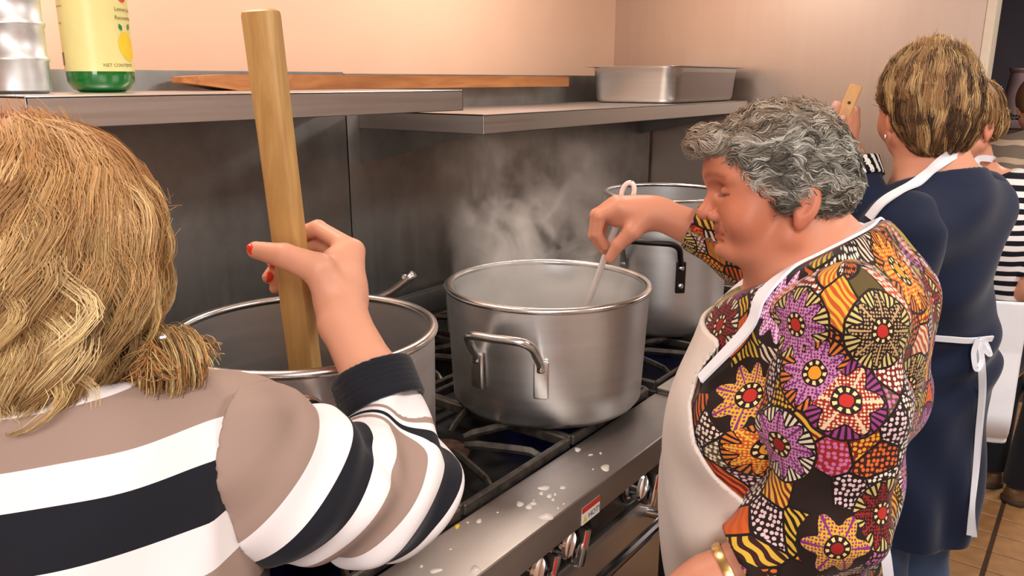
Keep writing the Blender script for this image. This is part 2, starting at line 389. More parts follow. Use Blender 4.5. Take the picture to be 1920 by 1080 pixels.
# ================================================================== pots
def pot(label, cx, cy, r, h, rb=None, mat='alu', base=.934, tk=.006, rim=.011, liquid=None, handles=None, n=96, flare=0.0):
    t = thing('stock_pot', label, 'pot', (cx, cy, base), 'large aluminium cooking pots')
    rb = r - rim * .6 if rb is None else rb; ro = r - rim * .7
    prof = [(0, 0), (rb - .022, 0), (rb - .008, .004), (rb, .016), (rb + (ro - rb) * .6, h * .6), (ro, h - .006), (ro - tk, h - .004), (rb - tk, .02), (rb - tk - .014, .007), (0, .007)]
    P = [prof[0], prof[1], prof[2], prof[3]] + [(rb + (ro - rb) * s, .016 + (h - .022) * s) for s in (.25, .5, .75, 1)] + [(ro - tk + (rb - ro) * s, h - .006 + (.02 - h) * s * .98) for s in (0, .3, .6, .95)] + prof[8:]
    MB().lathe(P, (cx, cy, base), n).build('pot_body', M[mat], t, angle=.9)
    a = np.linspace(0, 2 * math.pi, 12, endpoint=False)
    MB().lathe(np.stack([ro - tk * .4 + rim * .75 * np.cos(a), h - .004 + rim * .62 * np.sin(a)], 1), (cx, cy, base), n, close=True).build('rolled_rim', M['alu_rim'], t, angle=None)
    if liquid: MB().lathe([(0, liquid), (ro - tk - .003, liquid)], (cx, cy, base), 64).build('broth', M['broth'], t)
    return t
def arch_handle(t, c, r, ang, z, wid, rad, mat, foot='plate', out=.06, rise=.045, drop=.10):
    """loop handle: a bar that stands out from the wall of the pot, its two ends pressed flat on the wall"""
    c = np.array(c); e = np.array([math.cos(ang), math.sin(ang), 0]); s = np.array([-math.sin(ang), math.cos(ang), 0])
    def on(u, o, zz): 
        rr = math.sqrt(max(r * r - u * u, 0)); return c + e * (rr + o) + s * u + np.array([0, 0, zz])
    k = wid / 2
    pts = [on(-k, .004, z - drop * .45), on(-k, .006, z - drop * .30), on(-k, .022, z - drop * .12), on(-k * .98, out * .75, z + rise * .25), on(-k * .8, out, z + rise * .55)]
    pts += [on(u, out * 1.02, z + rise * .62) for u in (-k * .4, 0, k * .4)] + [on(k * .8, out, z + rise * .55), on(k * .98, out * .75, z + rise * .25), on(k, .022, z - drop * .12), on(k, .006, z - drop * .30), on(k, .004, z - drop * .45)]
    pts = np.array(pts); tt = np.linspace(0, len(pts) - 1, 48); i0 = np.minimum(tt.astype(int), len(pts) - 2)
    # catmull-rom smoothing
    P = np.vstack([2 * pts[0] - pts[1], pts, 2 * pts[-1] - pts[-2]]); u = (tt - i0)[:, None]
    p0, p1, p2, p3 = P[i0], P[i0 + 1], P[i0 + 2], P[i0 + 3]
    cr = .5 * (2 * p1 + (p2 - p0) * u + (2 * p0 - 5 * p1 + 4 * p2 - p3) * u ** 2 + (3 * p1 - p0 - 3 * p2 + p3) * u ** 3)
    h = MB().tube(cr, rad, 12).build('loop_handle', M[mat], t, angle=None)
    for sg in (-1, 1):
        q = on(sg * k, .003, z - drop * .62); eb = np.array([q[0] - c[0], q[1] - c[1], 0]); eb /= np.linalg.norm(eb)
        a = math.atan2(eb[1], eb[0])
        MB().box(q - np.array([.004, rad * 1.7, drop * .38]), q + np.array([.004, rad * 1.7, drop * .38]), .0038, rot=(0, 0, a), seg=3).build('handle_foot', M[mat], h)
        if foot == 'rivet':
            for dz in (.026, -.022):
                MB().lathe([(.008, 0), (.007, .003), (.004, .005), (0, .0055)], q + eb * .004 + np.array([0, 0, dz]), 14, axis=eb).build('rivet', M['rivet'], h)
    return h
potL = pot('large wide aluminium pot being stirred with the long wooden paddle', .760, .975, .210, .292, .198, liquid=.085)
arch_handle(potL, (.760, .975, .934), .203, math.radians(219), .245, .13, .0085, 'alu_rim', out=.05)
arch_handle(potL, (.760, .975, .934), .203, math.radians(25), .225, .13, .0085, 'alu_rim', out=.05)
potM = pot('steaming aluminium pot in the middle stirred by the woman in the floral jacket', 1.360, .925, .2215, .252, .203, liquid=.075)
arch_handle(potM, (1.360, .925, .934), .212, math.radians(193), .175, .135, .0085, 'alu_rim', out=.055, rise=.05)
potR = pot('tall aluminium stock pot with black riveted handle at the back', 2.005, .975, .176, .372, .170, mat='alu_spun', liquid=.28, rim=.009)
arch_handle(potR, (2.005, .975, .934), .171, math.radians(196), .238, .150, .0075, 'blackhandle', foot='rivet', out=.05, rise=.05, drop=.11)
# pots at the rear
pc_ = onY(886, 533, 1.33); rp = .072
ps = thing('sauce_pot', 'small light aluminium pot mostly hidden behind the middle pot', 'pot', (pc_[0], pc_[1], .934)); hp_ = pc_[2] - .934
MB().lathe([(0, 0), (rp - .012, 0), (rp - .004, .01), (rp, hp_ - .012), (rp + .007, hp_ - .004), (rp + .007, hp_), (rp - .004, hp_ - .001), (rp - .006, .012), (0, .008)], (pc_[0], pc_[1], .934), 48).build('pot_body', M['alu_spun'], ps)
pan = thing('saucepan', 'saucepan behind the left pot with its flat metal handle sticking up', 'pan', (.93, 1.37, .934))
MB().lathe([(0, 0), (.095, 0), (.105, .012), (.108, .10), (.111, .104), (.103, .104), (.101, .014), (0, .008)], (.93, 1.37, .934), 48).build('pan_body', M['alu_spun'], pan)
a_ = onY(664, 563, 1.27); b_ = onY(776, 514, 1.16); d_ = (b_ - a_) / np.linalg.norm(b_ - a_)
pts = np.array([a_ + (b_ - a_) * s + np.array([0, 0, -.018 * math.sin(s * math.pi)]) for s in np.linspace(0, 1, 14)])
MB().tube(pts, np.linspace(.010, .014, 14), 12, flat=.65).build('handle', M['steel'], pan, angle=None)
MB().lathe([(.0075, -.004), (.0105, -.004), (.0105, .004), (.0075, .004)], b_ - d_ * .018, 16, close=True, axis=(.3, -.3, .9)).build('hanging_eye', M['chrome'], pan)

# ================================================================== things on the shelf
# ribbed metal canister
c = onY(36, 160, 1.60); r_ = .052
t = thing('metal_canister', 'ribbed aluminium canister standing at the left end of the shelf', 'canister', (c[0], c[1], 1.576))
pr = [(0, 0), (.044, 0), (.052, .006)]
for z0 in (.060, .120, .180, .240): pr += [(.052, z0 - .006), (.0545, z0 - .003), (.055, z0), (.0545, z0 + .003), (.051, z0 + .006)]
pr += [(.050, .29), (.053, .294), (.05, .298), (.047, .294), (.047, .02), (0, .01)]
MB().lathe(pr, (c[0], c[1], 1.576), 56).build('canister_body', M['alu_spun'], t, angle=.9)
# lemon juice bottle
c = onY(192, 163, 1.62); bl = np.array([c[0], c[1], 1.577]); R0 = .0605
t = thing('juice_bottle', 'green bottle of lemon juice with a pale yellow label on the shelf', 'bottle', bl)
MB().lathe([(0, .003), (.040, 0), (.052, .006), (.060, .020), (R0, .036), (R0, .19), (.056, .22), (.036, .26), (.020, .275), (.0185, .31), (0, .31)], bl, 56).build('bottle_body', M['green'], t)
MB().lathe([(R0 + .0012, .039), (R0 + .0012, .185)], bl, 72).build('paper_label', M['label'], t)
MB().lathe([(0, .34), (.020, .34), (.022, .335), (.022, .305), (.019, .305)], bl, 32).build('bottle_cap', M['leaf'], t)
vd = np.array([-bl[0], -bl[1]]); va = math.atan2(vd[1], vd[0])
def wrap(v2, a0, z0, lift=.0018):
    a = a0 + v2[:, 0] / R0; rr = R0 + lift
    return np.stack([bl[0] + rr * np.cos(a), bl[1] + rr * np.sin(a), bl[2] + z0 + v2[:, 1]], 1)
def label_text(txt, size, a, z, mat='print'):
    v, f = text_mesh(txt, size); MB().add(wrap(v, va + a, z), f).build('label_print', M[mat], t, smooth=False)
label_text('NET CONTENTS', .0085, .10, .0475)
label_text('Lemon Juice', .0105, .62, .150)
label_text('Reconstituted', .0105, .60, .1345)
label_text('Ingredients', .006, -1.42, .155); label_text('storage', .006, -1.40, .125)
MB().add(wrap(np.array([(0, 0), (.012, 0), (.012, .024), (0, .024)]), va - 1.45, .05), [(0, 1, 2, 3)]).build('label_barcode', M['print'], t, smooth=False)
a = np.linspace(0, 2 * math.pi, 28, endpoint=False)
lem = np.concatenate([k * np.stack([.0205 * np.cos(a) - .004 * np.sin(a), .027 * np.sin(a) * (1 + .08 * np.cos(a))], 1) for k in (1, .75, .5, .25, .02)])
MB().add(wrap(lem, va + .98, .085), [(r * 28 + i, r * 28 + (i + 1) % 28, (r + 1) * 28 + (i + 1) % 28, (r + 1) * 28 + i) for r in range(4) for i in range(28)]).build('lemon_print', M['yellow'], t, smooth=False)
for (dx, dz, an) in ((-.010, .033, 2.0), (.008, .035, 1.1)):
    ll = np.array([(s * .014, w2 * .0042 * math.sin(math.pi * s)) for s in np.linspace(0, 1, 7) for w2 in (1,)] + [(s * .014, -.0042 * math.sin(math.pi * s)) for s in np.linspace(1, 0, 7)])
    cs, sn = math.cos(an), math.sin(an); ll = np.stack([ll[:, 0] * cs - ll[:, 1] * sn + dx, ll[:, 0] * sn + ll[:, 1] * cs + dz - .004], 1)
    MB().add(wrap(ll, va + .98, .085, .0022), [tuple(range(len(ll)))]).build('leaf_print', M['leaf'], t, smooth=False)
MB().add(wrap(np.stack([.012 * np.cos(a), .012 * np.sin(a)], 1), va + .98, .178), [tuple(range(28))]).build('red_mark_print', M['red'], t, smooth=False)
# long paddle lying along the shelf
xa, xb, yp = 1.045, 2.66, 1.735
zp = 1.5765
pd = []
for (x, hw, z0, z1) in [(xa, .020, .018, .030), (xa + .03, .045, .012, .033), (xa + .11, .055, .0, .036), (xa + .22, .055, 0, .037), (xa + .30, .032, 0, .037), (xa + .40, .020, 0, .037), (xb - .01, .018, 0, .036), (xb, .015, .003, .033)]:
    yy = yp - .0 - (hw - .02) * .5
    pd.append([(x, yy - hw, zp + z0), (x, yy + hw, zp + z0), (x, yy + hw, zp + z1), (x, yy - hw, zp + z1)])
v = np.array(pd).reshape(-1, 3); f = [tuple(range(3, -1, -1)), tuple((len(pd) - 1) * 4 + k for k in range(4))]
for i in range(len(pd) - 1):
    for k in range(4): f.append((i * 4 + k, i * 4 + (k + 1) % 4, (i + 1) * 4 + (k + 1) % 4, (i + 1) * 4 + k))
o = MB().add(v, f).build('wooden_paddle', M['paddle2'], loc=((xa + xb) / 2, yp, zp), angle=.5)
tag(o, 'long flat wooden paddle lying along the back of the shelf', 'paddle')
# hotel pan
px0, px1, py0, py1, pz, ph = 2.80, 3.43, 1.345, 1.725, 1.5135, .136
t = thing('steel_pan', 'deep rectangular stainless pan standing on the right shelf', 'pan', ((px0 + px1) / 2, (py0 + py1) / 2, pz))
def rrect(x0, x1, y0, y1, r, z, n=8):
    p = []
    for (cx, cy, a0) in ((x1 - r, y1 - r, 0), (x0 + r, y1 - r, 90), (x0 + r, y0 + r, 180), (x1 - r, y0 + r, 270)):
        for k in range(n + 1): a = math.radians(a0 + 90 * k / n); p.append((cx + r * math.cos(a), cy + r * math.sin(a), z))
    return np.array(p)
rg = lambda d, z, r: rrect(px0 + d, px1 - d, py0 + d, py1 - d, r, pz + z)
loft([rg(.030, 0, .05), rg(.016, .004, .058), rg(.010, .016, .062), rg(.002, ph - .006, .062), rg(.0, ph - .002, .062), rg(-.022, ph, .05), rg(-.022, ph + .0015, .05), rg(.001, ph + .001, .06), rg(.012, .02, .06), rg(.03, .006, .05)]).build('pan_body', M['steel'], t, angle=.9)

# ================================================================== passage behind: side table, column vase, ivy
vp_ = J(1903, 200, 5.0); tb = thing('stone_pedestal', 'pinkish stone pedestal under the clay vase in the dark passage', 'pedestal', (vp_[0], vp_[1], 0))
M['clay'] = plain('dusky_clay', lin(120, 96, 96), .6, var=.15, scale=12)
M['ivy'] = plain('dark_ivy', lin(38, 52, 44), .5, var=.3, scale=20)
vc = J(1903, 200, 5.0); M['stone'] = plain('pinkish_stone', lin(128, 104, 102), .8, var=.12, scale=8, bump=.2)
ZP = J(1890, 224, 4.9)[2]
MB().box((vc[0] - .22, vc[1] - .30, 0), (vc[0] + .25, vc[1] + .24, ZP - .05), .01).build('pedestal_block', M['stone'], tb)
MB().box((vc[0] - .25, vc[1] - .33, ZP - .05), (vc[0] + .28, vc[1] + .27, ZP), .01).build('pedestal_cap', M['stone'], tb)
t = thing('column_vase', 'tall dusky clay column vase in the dark passage', 'vase', (vc[0], vc[1], ZP))
hv = J(1903, 128, 5.0)[2] - ZP
MB().lathe([(0, 0), (.085, 0), (.09, .02), (.075, .05), (.06, .2), (.05, hv - .03), (.062, hv - .01), (.06, hv), (.045, hv), (.04, hv - .04), (0, hv - .05)], (vc[0], vc[1], ZP), 32).build('vase_body', M['clay'], t)
iv = thing('ivy_garland', 'dark ivy garland around the foot of the clay vase', 'plant', (vc[0] - .08, vc[1] - .02, ZP))
gp = np.array([J(x, y, d) for x, y, d in ((1862, 292, 4.85), (1868, 262, 4.85), (1880, 235, 4.85), (1898, 222, 4.85), (1915, 232, 4.85), (1935, 245, 4.85))])
MB().tube(gp, .006, 6).build('stem', M['ivy'], iv)
for k in range(60):
    s = random.random() * (len(gp) - 1); i = min(int(s), len(gp) - 2); p = gp[i] + (gp[i + 1] - gp[i]) * (s - i) + np.random.normal(0, .022, 3)
    a = np.random.normal(0, 1, 3); a /= np.linalg.norm(a); b = np.cross(a, [.3, .2, .9]); b /= np.linalg.norm(b); n_ = np.cross(a, b)
    L = .035 + .02 * random.random(); W = L * .42
    v = [p, p + a * L * .45 + b * W + n_ * .004, p + a * L, p + a * L * .45 - b * W + n_ * .004, p + a * L * .45 - n_ * .005]
    MB().add(v, [(0, 1, 4), (1, 2, 4), (2, 3, 4), (3, 0, 4)]).build('leaf', M['ivy'], iv, angle=None)
# ================================================================== implicit-surface modelling for people
f32 = np.float32
def A(*v): return np.array(v, f32)
def ln(v): return np.sqrt(np.einsum('ij,ij->i', v, v))
def smin(a, b, k):
    h = np.clip(.5 + .5 * (b - a) / k, 0, 1); return b + (a - b) * h - k * h * (1 - h)
def smax(a, b, k): return -smin(-a, -b, k)
def cap(p, a, b, ra, rb):
    a = np.asarray(a, f32); ba = np.asarray(b, f32) - a; pa = p - a
    t = np.clip((pa @ ba) / max(float(ba @ ba), 1e-9), 0, 1)
    return ln(pa - t[:, None] * ba) - (ra + (rb - ra) * t)
def ell(p, c, r, Rm=None):
    q = p - np.asarray(c, f32)
    if Rm is not None: q = q @ Rm
    r = np.asarray(r, f32); u = q / r; k0 = ln(u) + 1e-9; k1 = ln(u / r) + 1e-9
    return k0 * (k0 - 1) / k1
def chain(p, pts, rs, k=.01):
    d = None
    for i in range(len(pts) - 1):
        e = cap(p, pts[i], pts[i + 1], rs[i], rs[i + 1]); d = e if d is None else smin(d, e, k)
    return d
def near(p, c, R, fn, pad=.06):
    """evaluate fn only inside a ball round c; outside, a safe distance"""
    d = ln(p - np.asarray(c, f32)) - R; out = (np.maximum(d, 0) + pad).astype(f32); m = d < 0
    if m.any(): out[m] = fn(p[m])
    return out
def frame(heading, pitch=0, roll=0):
    """columns: forward, left, up"""
    h, t = math.radians(heading), math.radians(pitch)
    fw = np.array([math.cos(h) * math.cos(t), math.sin(h) * math.cos(t), math.sin(t)])
    lf = np.array([-math.sin(h), math.cos(h), 0]); up = np.cross(fw, lf)
    r = math.radians(roll); lf, up = lf * math.cos(r) + up * math.sin(r), up * math.cos(r) - lf * math.sin(r)
    return np.stack([fw, lf, up], 1).astype(f32)
def mesh_sdf(f, lo, hi, h, B=8, margin=0.0, proj=2):
    lo = np.asarray(lo, f32); hi = np.asarray(hi, f32)
    nb = np.ceil((hi - lo) / (h * B)).astype(int)
    ii = np.stack(np.meshgrid(*[np.arange(n) for n in nb], indexing='ij'), -1).reshape(-1, 3)
    cen = (lo + (ii + .5) * h * B).astype(f32)
    act = np.concatenate([np.abs(f(c)) < h * B * .866 * 1.25 + margin for c in np.array_split(cen, max(1, len(cen) // 200000))])
    bl = ii[act]; g = np.arange(B + 1)
    off = np.stack(np.meshgrid(g, g, g, indexing='ij'), -1).reshape(-1, 3)
    n = nb * B + 1; VC = []; VP = []; FE = []
    def lin_id(c): return (c[:, 0].astype(np.int64) * n[1] + c[:, 1]) * n[2] + c[:, 2]
    E12 = [(a, b) for a in range(8) for b in range(a + 1, 8) if bin(a ^ b).count('1') == 1]
    cor = np.array([[(k >> 2) & 1, (k >> 1) & 1, k & 1] for k in range(8)])
    for ch in np.array_split(bl, max(1, len(bl) // 600 + 1)):
        if not len(ch): continue
        base = ch * B; idx = (base[:, None, :] + off[None]); P = (lo + idx.reshape(-1, 3) * h).astype(f32)
        D = f(P).reshape(len(ch), B + 1, B + 1, B + 1); S = D < 0
        cs = [S[:, c[0]:c[0] + B, c[1]:c[1] + B, c[2]:c[2] + B] for c in cor]
        cnt = sum(x.astype(np.int8) for x in cs); q = np.argwhere((cnt > 0) & (cnt < 8))
        if not len(q): continue
        vals = np.stack([D[q[:, 0], q[:, 1] + c[0], q[:, 2] + c[1], q[:, 3] + c[2]] for c in cor], 1)
        acc = np.zeros((len(q), 3), f32); num = np.zeros(len(q), f32)
        for a, b in E12:
            va, vb = vals[:, a], vals[:, b]; m = (va < 0) != (vb < 0)
            t = np.where(m, va / np.where(m, va - vb, 1), 0)[:, None]
            acc += np.where(m[:, None], cor[a] + t * (cor[b] - cor[a]), 0); num += m
        cell = base[q[:, 0]] + q[:, 1:]
        VC.append(cell); VP.append(lo + (cell + acc / num[:, None]) * h)
        for ax in range(3):
            k = 4 >> ax; m = (vals[:, 0] < 0) != (vals[:, k] < 0)
            FE.append(np.concatenate([cell[m], np.full((m.sum(), 1), ax), (vals[m, 0] < 0)[:, None]], 1))
    VC = np.concatenate(VC); VP = np.concatenate(VP); FE = np.concatenate(FE)
    ids = lin_id(VC); order = np.argsort(ids); ids_s = ids[order]
    def look(c):
        l = lin_id(c); k = np.clip(np.searchsorted(ids_s, l), 0, len(ids_s) - 1); return np.where(ids_s[k] == l, order[k], -1)
    quads = []
    for ax in range(3):
        e = FE[FE[:, 3] == ax]; c = e[:, :3]; u = np.zeros(3, int); v = np.zeros(3, int); u[(ax + 1) % 3] = 1; v[(ax + 2) % 3] = 1
        q = np.stack([look(c), look(c - u), look(c - u - v), look(c - v)], 1)
        fl = e[:, 4] == 0; q[fl] = q[fl][:, ::-1]; quads.append(q[(q >= 0).all(1)])
    Q = np.concatenate(quads); V = VP.astype(f32)
    for _ in range(proj):
        d = f(V); e = h * .5; G = np.stack([f(V + A(e, 0, 0)) - f(V - A(e, 0, 0)), f(V + A(0, e, 0)) - f(V - A(0, e, 0)), f(V + A(0, 0, e)) - f(V - A(0, 0, e))], 1) / (2 * e)
        g2 = np.maximum((G * G).sum(1), .25); V = V - np.clip(d / g2, -h * .6, h * .6)[:, None] * G
    return V, Q
def grad(f, P, e=.002):
    G = np.stack([f(P + A(e, 0, 0)) - f(P - A(e, 0, 0)), f(P + A(0, e, 0)) - f(P - A(0, e, 0)), f(P + A(0, 0, e)) - f(P - A(0, 0, e))], 1)
    return G / (ln(G)[:, None] + 1e-9)
def coarsen(V, Q, fine, cell):
    """weld the vertices that need no detail; the surface stays connected"""
    keep = fine(V); key = np.floor(V / cell).astype(np.int64) + 4096
    kid = (key[:, 0] * 8192 + key[:, 1]) * 8192 + key[:, 2]; kid = np.where(keep, -1 - np.arange(len(V)), kid)
    u, inv = np.unique(kid, return_inverse=True); W = np.zeros((len(u), 3)); c = np.bincount(inv, minlength=len(u))
    for a in range(3): W[:, a] = np.bincount(inv, V[:, a], len(u)) / c
    Q = inv[Q]; T = np.concatenate([Q[:, [0, 1, 2]], Q[:, [0, 2, 3]]])
    T = T[(T[:, 0] != T[:, 1]) & (T[:, 1] != T[:, 2]) & (T[:, 0] != T[:, 2])]
    s = np.sort(T, 1); _, ix = np.unique(s, axis=0, return_index=True)
    return W.astype(f32), T[ix]
def put_col(o, name, c):
    a = o.data.color_attributes.new(name, 'FLOAT_COLOR', 'POINT'); c = np.asarray(c, f32)
    if c.shape[1] == 3: c = np.concatenate([c, np.ones((len(c), 1), f32)], 1)
    a.data.foreach_set('color', c.ravel())
def put_val(o, name, v):
    a = o.data.attributes.new(name, 'FLOAT', 'POINT'); a.data.foreach_set('value', np.asarray(v, f32))
def put_vec(o, name, v):
    a = o.data.attributes.new(name, 'FLOAT_VECTOR', 'POINT'); a.data.foreach_set('vector', np.asarray(v, f32).ravel())
def sdf_obj(name, f, lo, hi, h, mat, parent, **kw):
    V, Q = mesh_sdf(f, lo, hi, h, **kw)
    return mesh_obj(name, V, Q, mat, parent, angle=None), V

# ---- skin, hair, cloth materials
def skin_mat(name, base=None):
    m = NT(name); at = m.attr('Col'); nz = m.noise(120, 4, m.obj()); n2 = m.noise(14, 3, m.obj())
    c = m.mix(m.math('MULTIPLY', n2, .14), at.outputs['Color'], (.60, .20, .14, 1))
    m.set(color=c, rough=.46, sss=.12, spec=.35); m.b.inputs['Subsurface Radius'].default_value = (.012, .005, .003)
    m.bump(nz, .12, .0006); return m.mat
M['skin'] = skin_mat('skin')
def hair_mat(name):
    m = NT(name); m.set(color=m.attr('Col').outputs['Color'], rough=.5, spec=.25); return m.mat
M['hair'] = hair_mat('hair')
def cloth(name, col, rough=.85, scale=450, var=.05, bump=.15, sheen=.15):
    m = NT(name); nz = m.noise(scale, 2, m.obj()); big = m.noise(9, 3, m.obj())
    a = tuple(max(0, x * (1 - var)) for x in col[:3]) + (1,); b = tuple(min(1, x * (1 + var)) for x in col[:3]) + (1,)
    m.set(color=m.ramp(big, [(.3, a), (.7, b)]), rough=rough, sheen=sheen, spec=.2); m.bump(nz, bump, .0006); return m.mat
M['navy'] = cloth('navy_jersey', lin(22, 32, 56), .8)
M['apron'] = cloth('white_cotton', lin(226, 214, 204), .9)
M['apron2'] = cloth('bright_white_cotton', lin(236, 238, 244), .9)
M['darkpants'] = cloth('charcoal_cloth', lin(44, 44, 50), .9)
M['jeans'] = cloth('blue_denim', lin(62, 78, 104), .9, 300, .2)
M['darkjeans'] = cloth('dark_denim', lin(26, 30, 42), .9, 300, .15)
M['leather'] = plain('brown_leather', lin(104, 76, 50), .5, var=.1)
M['sole'] = plain('shoe_sole', lin(62, 52, 42), .7)
M['nail'] = plain('red_nail_polish', lin(226, 52, 40), .2, var=.02)
M['nail_pink'] = plain('pale_nail', lin(232, 180, 164), .25, var=.02)
M['gold'] = plain('gold', (.75, .50, .2, 1), .25, 1)

# ---- head: local frame x forward, y left, z up, origin between the ears
def head_sdf(q, fat=0.0):
    y = np.abs(q[:, 1]); s = np.stack([q[:, 0], y, q[:, 2]], 1)
    d = ell(q, A(.014, 0, .055), A(.099, .076, .083))
    d = smin(d, ell(q, A(.050, 0, .010), A(.054, .058, .078)), .03)
    d = smin(d, cap(s, A(.012, .050, -.038), A(.076, .014, -.058), .021, .017), .024)
    d = smin(d, ell(q, A(.0835, 0, -.0595), A(.0185, .022, .0145)), .012)
    d = smin(d, ell(q, A(.030, 0, -.060), A(.044, .044 + fat, .018 + fat)), .02)
    d = smin(d, ell(s, A(.066, .036, -.016), A(.029, .026 + fat, .030)), .016)
    d = smin(d, cap(s, A(.104, .004, .047), A(.088, .046, .043), .0125, .010), .010)
    d = smin(d, ell(q, A(.098, 0, .064), A(.020, .042, .032)), .02)
    # eye sockets, lids
    d = smax(d, -ell(s, A(.112, .030, .0245), A(.019, .019, .0115)), .008)
    d = smin(d, ell(s, A(.0865, .031, .0235), A(.0145, .0150, .0125)), .0025)
    d = smax(d, -cap(s, A(.1015, .022, .0175), A(.094, .046, .0180), .0014, .0014), .0016)
    d = smax(d, -cap(s, A(.1005, .020, .0325), A(.092, .047, .0325), .0012, .0012), .0025)
    # nose
    d = smin(d, cap(q, A(.1040, 0, .028), A(.1165, 0, -.003), .0062, .0095), .007)
    d = smin(d, ell(q, A(.1185, 0, -.0075), A(.0115, .0105, .0095)), .005)
    d = smin(d, ell(s, A(.1055, .0132, -.0110), A(.0105, .0065, .0085)), .003)
    d = smax(d, -ell(s, A(.1115, .0072, -.0195), A(.0065, .0038, .0042)), .0016)
    # mouth
    d = smin(d, ell(q, A(.085, 0, -.031), A(.0165, .027, .021)), .008)
    d = smin(d, cap(s, A(.1000, .002, -.0285), A(.084, .026, -.0350), .0052, .0022), .0035)
    d = smin(d, cap(s, A(.0965, 0, -.0410), A(.084, .021, -.0380), .0062, .0028), .0035)
    d = smax(d, -cap(s, A(.1070, 0, -.0348), A(.085, .0275, -.0368), .0015, .0018), .0018)
    d = smax(d, -cap(s, A(.1045, 0, -.0505), A(.092, .018, -.0490), .0035, .0015), .006)
    d = smax(d, -cap(s, A(.1010, .0215, -.0080), A(.0890, .0330, -.0330), .0012, .0010), .004)
    # ears
    er = np.array([[.93, 0, -.36], [0, 1, 0], [.36, 0, .93]], f32)
    e = ell(s, A(-.006, .0770, .004), A(.0165, .0080, .0290), er)
    e = smax(e, -ell(s, A(-.002, .0845, .008), A(.0100, .0060, .0190), er), .004)
    e = smin(e, ell(s, A(.003, .0755, -.022), A(.0075, .0050, .0080)), .006)
    d = smin(d, e, .006)
    return d
SKIN = np.array(lin(222, 166, 138)[:3])
def head_cols(q, base):
    n = len(q); c = np.tile(base, (n, 1)).astype(f32); y = np.abs(q[:, 1]); s = np.stack([q[:, 0], y, q[:, 2]], 1)
    def blend(w, col):
        nonlocal c; w = np.clip(w, 0, 1)[:, None]; c = c * (1 - w) + np.array(col, f32) * w
    g = lambda d, r: np.exp(-np.maximum(d, 0) ** 2 / (r * r))
    blend(.35 * g(ln(s - A(.075, .045, -.008)), .022), base * [1.0, .62, .58])
    blend(.35 * g(ln(q - A(.118, 0, -.003)), .014), base * [1.0, .60, .55])
    def line(pts):
        P = np.array(pts, f32); x = np.full(len(P), .14, f32)
        for _ in range(40): x = x - np.maximum(head_sdf(np.stack([x, P[:, 0], P[:, 1]], 1)), 0) * .8
        return np.stack([x, P[:, 0], P[:, 1]], 1)
    def poly(pts):
        L = line(pts); d = None
        for i in range(len(L) - 1):
            e = cap(s, L[i], L[i + 1], 0, 0); d = e if d is None else np.minimum(d, e)
        return d
    blend(.85 * g(poly([(0, -.031), (.012, -.0315), (.023, -.0350)]), .0032), base * [.78, .40, .38])
    blend(.85 * g(poly([(0, -.0405), (.010, -.0400), (.019, -.0375)]), .0042), base * [.82, .42, .40])
    blend(.9 * g(poly([(0, -.0350), (.012, -.0356), (.027, -.0368)]), .0016), base * [.40, .16, .14])
    blend(.72 * g(poly([(.012, .0445), (.025, .0475), (.040, .0460), (.048, .0420)]), .0042), base * [.36, .28, .24])
    blend(.92 * g(poly([(.018, .0185), (.025, .0165), (.034, .0165), (.046, .0190)]), .0019), base * [.14, .10, .09])
    blend(.35 * g(poly([(.020, .0325), (.033, .0345), (.046, .0315)]), .0028), base * [.6, .42, .38])
    blend(.4 * g(ell(s, A(-.006, .0800, .0), A(.018, .01, .036)), .006), base * [1.0, .62, .56])
    return c
def fingers_sdf(p, segs, k=.004):
    d = None
    for pts, rs in segs:
        e = chain(p, pts, rs, .004); d = e if d is None else smin(d, e, k)
    return d

def tubes(paths, rad, sides=3):
    """(N,S,3) strands -> one mesh of tapering tubes"""
    N, S, _ = paths.shape; t = np.gradient(paths, axis=1); t /= np.linalg.norm(t, axis=2, keepdims=True) + 1e-9
    ref = np.random.normal(0, 1, (N, 1, 3)); b = np.cross(t, ref); b /= np.linalg.norm(b, axis=2, keepdims=True) + 1e-9; n = np.cross(t, b)
    a = np.arange(sides) * 2 * math.pi / sides
    V = paths[:, :, None] + rad[..., None, None] * (np.cos(a)[:, None] * b[:, :, None] + np.sin(a)[:, None] * n[:, :, None])
    base = (np.arange(N)[:, None] * S + np.arange(S - 1)[None])[..., None] * sides; j = np.arange(sides)[None, None]; j2 = (j + 1) % sides
    Q = np.stack([base + j, base + j2, base + sides + j2, base + sides + j], -1).reshape(-1, 4)
    return V.reshape(-1, 3), Q
def ribbons(P, rad, side):
    """(N,S,3) strands -> flat ribbons that lie along the head"""
    N, S, _ = P.shape; side = side / (np.linalg.norm(side, axis=2, keepdims=True) + 1e-9)
    V = np.stack([P - side * rad[..., None], P + side * rad[..., None]], 2).reshape(-1, 3)
    a = ((np.arange(N)[:, None] * S + np.arange(S - 1)[None]) * 2).reshape(-1); return V, np.stack([a, a + 1, a + 3, a + 2], 1)
def grow(f, roots, flow, nseg, step, lift, wave=None, ids=None):
    """strands that run over the surface f=lift(s) along the flow field"""
    P = roots.astype(f32).copy(); out = [P.copy()]; N = len(P); L = np.full(N, step, f32) if np.isscalar(step) else step.astype(f32)
    for i in range(nseg):
        n = grad(f, P); v = flow(P, i / nseg, n); v = v - n * (v * n).sum(1, keepdims=True); v /= ln(v)[:, None] + 1e-6
        P = P + v * L[:, None]; s = (i + 1) / nseg
        P = P - n * np.clip(f(P) - lift(s), -.012, .012)[:, None]; out.append(P.copy())
    P = np.stack(out, 1)
    if wave is not None: P = P + wave(P)
    return P
